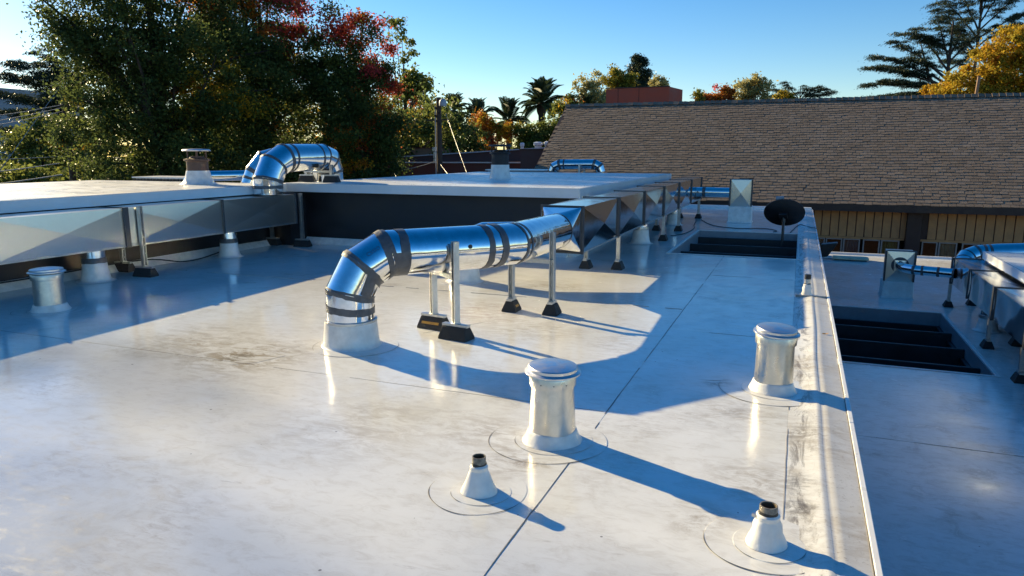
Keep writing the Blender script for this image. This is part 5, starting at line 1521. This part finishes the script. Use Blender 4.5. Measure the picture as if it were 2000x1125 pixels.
make_tree('yellow_bush', -2.6, 98.6, 'small bright yellow tree top in front of the flat dark cedar', [(0,0,8.3,1.2,1.1,0.8),(0.3,0,7.7,1.3,1.2,0.7)], 40, 3000, 0.4, 0.26, const_tint(0.48,0.03), seed=116, limbs=6)
make_tree('yellow_tree', 17.2, 83.6, 'large golden yellow tree at the right above the shingle ridge', [(-3.4,-0.7,7.6,1.8,1.7,1.6),(-1.4,-0.3,9.6,2.2,2.0,2.0),(0.6,0.1,11.3,2.2,2.0,2.0),(2.6,0.5,11.0,2.2,2.0,2.2),(1.0,0.2,8.2,3.0,2.4,2.2),(3.4,0.6,8.2,2.4,2.2,2.2),(-1.6,-0.3,7.0,2.2,2.0,1.6)], 330, 26000, 0.62, 0.27, patch_tint(0.515,0.035,[(2,0,8,1.6,0.44,0.4),(-1,0,9.6,1.0,0.57,0.5)]), seed=117, trunk_r=0.3, limbs=20)
make_tree('yellow_bush', 12.6, 87.5, 'low amber yellow bush top left of the large golden tree', [(-0.6,0,7.6,1.0,0.9,0.7),(0.5,0,7.5,1.1,0.9,0.6)], 40, 3000, 0.4, 0.25, const_tint(0.55,0.02), seed=118, limbs=6)
make_tree('hedge_tree', -62.0, 44.5, 'dark scrubby tree low behind the left wires', [(-3,0,1.2,2.6,2.4,2.0),(1,0,0.6,2.6,2.4,1.8),(3.5,0.5,1.6,2.4,2.2,2.0),(0,0,3.2,2.4,2.2,1.6),(-1,0,-1.2,4,3,1.6)], 150, 9000, 0.75, 0.36, patch_tint(0.2,0.08,[(2.6,0.5,2.2,0.9,0.62,0.8),(0,0,-0.5,3,0.36,0.5)]), seed=119)
make_tree('hedge_tree', -40.0, 30.5, 'low olive bush filling in behind the thickest left cable', [(-2.5,-2,-0.6,2.4,2.2,1.3),(1,0.5,-0.4,2.4,2.2,1.3),(3.5,2.5,0.2,1.8,1.8,1.5)], 110, 8000, 0.6, 0.26, patch_tint(0.30,0.06,[(2.8,2,0.6,0.7,0.62,0.7)]), seed=120)
# dark backing trees so that the background between crowns is foliage, as in the photograph
make_tree('backing_tree', -27.5, 33.5, 'dense dark tree seen through gaps of the big forked tree', [(-3,-2.2,1.6,2.6,2.6,2.6),(0,0,2.2,2.8,2.6,3.0),(3,2.2,2.0,2.6,2.6,2.8),(-1,-1,-0.6,4.2,3.4,2.0)], 200, 16000, 0.8, 0.25, patch_tint(0.17,0.08,[(0,0,3.4,2.2,0.47,0.6),(2.6,2,3.0,1.3,0.66,0.4)]), seed=121)
make_tree('backing_tree', -22.5, 38.5, 'dense dark tree seen through gaps of the crimson-topped tree', [(-1.5,-1,2.4,2.4,2.4,2.4),(1.6,1,2.8,2.0,2.2,2.4),(0,0,0.2,2.8,2.6,2.0)], 130, 11000, 0.75, 0.25, patch_tint(0.2,0.08,[(1,0.5,3.2,1.4,0.40,0.6)]), seed=122)

# ---------- conifers
def needle_pads(cs, rad, n, L, W, flat=0.28, droop=0.25):
    N = len(cs)
    idx = np.repeat(np.arange(N), n)
    off = rng.normal(size=(len(idx),3))*0.5
    r = rad[idx][:,None]
    d = np.hypot(off[:,0],off[:,1])
    off[:,2] = off[:,2]*flat - droop*d*d
    c = cs[idx] + off*r
    t = np.stack([off[:,0],off[:,1],-0.45-0.3*rng.random(len(idx))],axis=1) + rng.normal(size=(len(idx),3))*0.35
    t /= np.linalg.norm(t,axis=1,keepdims=True)
    nn = unit(len(idx)); b = np.cross(t, nn); b /= np.linalg.norm(b,axis=1,keepdims=True)
    l = (L*rng.uniform(0.6,1.3,len(idx)))[:,None]; w = l*W
    return np.stack([c-t*l*0.5, c+b*w*0.5, c+t*l*0.5, c-b*w*0.5], axis=1)

def cedar(name, x, y, zg, ztop, limbs, label, seed, lean=0.0, trunk_r=0.4, pad=1.0, dens=70, L=0.5, mat='needle', fork=None):
    """limbs: (start z, dx, dy, end z, thickness); foliage hangs in flat drooping pads on the outer part"""
    global rng
    rng = np.random.default_rng(seed)
    t = thing(name, (x,y,zg), label, 'tree')
    mb = MB()
    tk = [Vector((x,y,zg)), Vector((x+lean*0.4,y,zg+(ztop-zg)*0.5)), Vector((x+lean,y,ztop))]
    mb.tube(tk, [trunk_r,trunk_r*0.72,trunk_r*0.2], 10)
    if fork:
        (z0, dx, z1) = fork
        mb.tube([(x,y,z0),(x+dx*0.6,y,z0+(z1-z0)*0.35),(x+dx,y,z1)], [trunk_r*0.6,trunk_r*0.45,trunk_r*0.1], 8)
    cs, rd = [], []
    for (z0, dx, dy, z1, th) in limbs:
        u = (z0-zg)/(ztop-zg); st = Vector((x+lean*u,y,z0)); en = Vector((x+dx,y+dy,z1))
        mid = st.lerp(en,0.5)+Vector((0,0,0.10*abs(dx)+0.1))
        pts = []
        for i in range(7):
            q = i/6; pts.append(st*(1-q)**2+mid*2*q*(1-q)+en*q*q + Vector(rng.normal(size=3)*0.06))
        mb.tube(pts, [th*(1-0.88*i/6) for i in range(7)], 6)
        Ln = (en-st).length
        k = max(3, int(Ln*1.5))
        for i in range(k):
            q = 0.30+0.72*(i+rng.random()*0.6)/k
            p = st*(1-q)**2+mid*2*q*(1-q)+en*q*q
            for s in range(2):
                cs.append((p.x+rng.normal()*0.30*pad, p.y+rng.normal()*0.8*pad, p.z+0.10+rng.normal()*0.10*pad)); rd.append(pad*rng.uniform(0.55,1.05))
    cs = np.array(cs); rd = np.array(rd)
    quads_mesh('crown', needle_pads(cs, rd, int(dens*2.4), L*0.55, 0.20, 0.24, 0.14), None, mat, t)
    mb.build('trunk', 'cedar_bark', t, smooth=True, angle=60)
    return t
cedar('cedar_tree', 15.4, 100.9, -4.6, 16.6, [(10,-6.5,-1,14.6,0.18),(9.5,-8.2,0.5,13.1,0.16),(9,-8.8,-0.5,11.6,0.15),(9,-6.6,1,11.9,0.14),(8.0,-10.2,0,7.5,0.16),(7.5,-8.0,-1,7.9,0.14),(8.6,-9.0,1,9.6,0.15),(8.6,-7.0,-1,9.9,0.13),(11,-4.0,1,16.2,0.16),(12,-2.0,-1,17.3,0.14),(12.5,1.5,0,17.0,0.14),(12,3.4,1,15.6,0.13),(11,4.2,-1,13.4,0.12),(10,4.0,0.5,10.8,0.12),(9,4.4,0,9.0,0.10),(8.8,-3.5,-1,9.2,0.10),(10.5,-4.6,0,12.6,0.11),(13,-3.2,0,15.2,0.11),(8.0,-5.0,1,8.4,0.1),(13,-5.2,1,15.6,0.12)],
    'broad dark cedar with drooping flat limbs above the shingle ridge', 201, trunk_r=0.42, pad=0.95, dens=62, L=0.55, fork=(8.0,-3.2,14.5))
cedar('cedar_tree', 21.6, 120.5, -4.6, 25.5, [(15,-6.0,0,21.6,0.16),(17,-5.0,1,22.8,0.15),(18,-3.6,-1,24.4,0.13),(19,3.0,0,24.5,0.13),(18,5.5,1,23.4,0.13),(17,6.5,-1,20.4,0.14),(16,5.0,0,18.6,0.14),(15,8.0,0,17.8,0.14),(15,-3.6,1,18.8,0.12),(14,-3.0,0,16.4,0.10),(13,-4.2,0,14.2,0.10),(14,3.0,0,15.5,0.10),(20,-1,0,25.6,0.1),(20,1.4,0,25.9,0.1)],
    'taller cedar with a straight trunk rising behind the broad cedar', 202, trunk_r=0.36, pad=1.05, dens=60, L=0.6)
cedar('cedar_tree', -0.9, 127.5, -4.6, 12.0, [(9.6,-4.5,0,11.6,0.12),(9.6,-2.6,0,12.6,0.12),(9.8,3.0,0,11.9,0.12),(9.5,5.0,0,10.7,0.11),(10,1.0,0,12.0,0.1),(9.8,-4.8,0,10.4,0.1),(9.6,4.0,0,11.4,0.1)],
    'flat-topped dark cedar low above the shingle ridge', 203, trunk_r=0.3, pad=0.95, dens=60, L=0.55)
cedar('cedar_tree', -80.5, 63.0, -4.6, 13.5, [(6,-6.5,-4,10.4,0.14),(7,-5.5,-4,12.0,0.14),(8,-3.0,-2,13.2,0.12),(5,-7.0,-5,8.2,0.14),(4,-6.5,-5,6.2,0.13),(3,-7.0,-5,4.0,0.13),(2,-6.5,-4.5,2.0,0.12),(8,3.5,3,13.0,0.12),(6,5,4,11,0.12),(5,6,4.5,8.5,0.12),(4,6,4,6.0,0.12),(3,6,4,3.6,0.12),(2,5,3.5,1.4,0.12),(7,0,-1,11.5,0.12),(5,-2,-2,8.0,0.1),(4,1,0,5.6,0.1),(2,-1,-1,3,0.1),(1,-4,-3,0.2,0.1),(1,3,2,0,0.1)],
    'grey-green feathery cedar at the far left beyond the wires', 204, trunk_r=0.4, pad=1.35, dens=90, L=0.75)
# rounded dark pine behind the red block
rng = np.random.default_rng(301)
t = thing('pine_tree', (-24.8,116.5,-4.6), 'dark rounded pine poking above the red block', 'tree')
cs, rd = [], []
for k in range(190):
    z = rng.uniform(10.2,16.4); w = 2.6*(1-((z-10.2)/6.6)**1.6)+0.35
    a = rng.uniform(0,6.28); q = w*rng.uniform(0.4,1)
    cs.append((-24.8+q*math.cos(a),116.5+q*math.sin(a),z)); rd.append(0.6)
quads_mesh('crown', needle_pads(np.array(cs), np.array(rd)*1.15, 60, 0.42, 0.30, 0.6, 0.1), None, 'needle', t)
MB().tube([(-24.8,116.5,-4.6),(-24.8,116.5,15.5)], [0.35,0.06], 8).build('trunk', 'cedar_bark', t, smooth=True)

# ---------- palms: one frond mesh shared by all
def frond_mesh():
    V, F = [], []
    n = 26; Lf = 2.7
    def rach(u): return Vector((Lf*(u-0.10*u*u), 0, 0.55*math.sin(u*1.5)*u - 0.75*u*u*u))
    for i in range(n):
        for s in (-1, 1):
            u = 0.14+0.86*i/n
            p = rach(u); d = (rach(min(1,u+0.02))-rach(u-0.02)).normalized()
            ll = 0.62*math.sin(math.pi*min(1,0.16+0.80*u))*0.95+0.10
            out = (d*0.75 + Vector((0,s*0.85,0.22))).normalized()
            k = len(V)
            w = d*0.028
            V += [p-w, p+w, p+out*ll*0.6+w*1.2+Vector((0,0,0.02)), p+out*ll+Vector((0,0,-0.07)), p+out*ll*0.6-w*1.2]
            F.append((k,k+1,k+2,k+3,k+4))
    k = len(V)
    for i in range(9):
        p = rach(i/8); w = 0.035*(1-i/9)
        V += [p+Vector((0,-w,0)), p+Vector((0,w,0)), p+Vector((0,0,-w))]
    for i in range(8):
        a = k+3*i
        F += [(a,a+3,a+4,a+1),(a+1,a+4,a+5,a+2),(a+2,a+5,a+3,a)]
    me = bpy.data.meshes.new('frond'); me.from_pydata([tuple(v) for v in V], [], F); me.materials.append(M['palm'])
    return me
FR = frond_mesh()
def palm(x, y, zc, sc, label, seed, nf=46):
    r_ = random.Random(seed)
    t = thing('palm_tree', (x,y,-4.6), label, 'palm')
    MB().tube([(x,y,-4.6),(x+0.1,y,zc*0.5-2.3),(x,y,zc-0.2)], [0.42,0.36,0.40], 12).build('trunk', 'bark', t, smooth=True)
    MB().lathe([(0.30,-1.5),(0.55,-0.9),(0.62,-0.3),(0.40,0.12),(0.1,0.25)], (x,y,zc), 14).build('crown_boss', 'bark', t, smooth=True)
    for k in range(nf):
        ob = bpy.data.objects.new('frond', FR); COL.objects.link(ob); ob.parent = t
        ob.location = Vector((x,y,zc+0.05)) - ORG[t]
        el = r_.uniform(-35, 82) if k > 8 else r_.uniform(55,85)
        ob.rotation_euler = (r_.uniform(-0.5,0.5), -R(el), k*2.39996+r_.uniform(-0.25,0.25))
        s = sc*r_.uniform(0.9,1.22); ob.scale = (s,s,s)
    return t
palm(-39.1, 79.4, 6.3, 0.85, 'palm half hidden behind the pole lamp', 1)
palm(-36.5, 80.6, 5.4, 0.95, 'palm in the gap right of the pole lamp', 2)
palm(-33.0, 82.0, 5.3, 0.98, 'spreading palm above the orange tree', 3)
palm(-28.2, 80.2, 7.0, 1.10, 'tallest palm with a long shag of fronds below its crown', 4, 64)
palm(-27.2, 95.0, 7.0, 0.85, 'small palm tuft just above the left end of the shingle ridge', 5, 34)

# tall tree on the sun side whose thinning crown throws the soft shade on the near left of the roof
make_tree('shade_tree', -71.1, 23.75, 'very tall leafy tree far left of the wires whose crown shades the near roof', [(0,0,28,4.4,4.4,6.5),(0.6,1.4,27,3.0,3.0,4.5)], 280, 8000, 1.8, 0.42, const_tint(0.15), seed=130, trunk_r=0.5, limbs=24, shell=0.1)
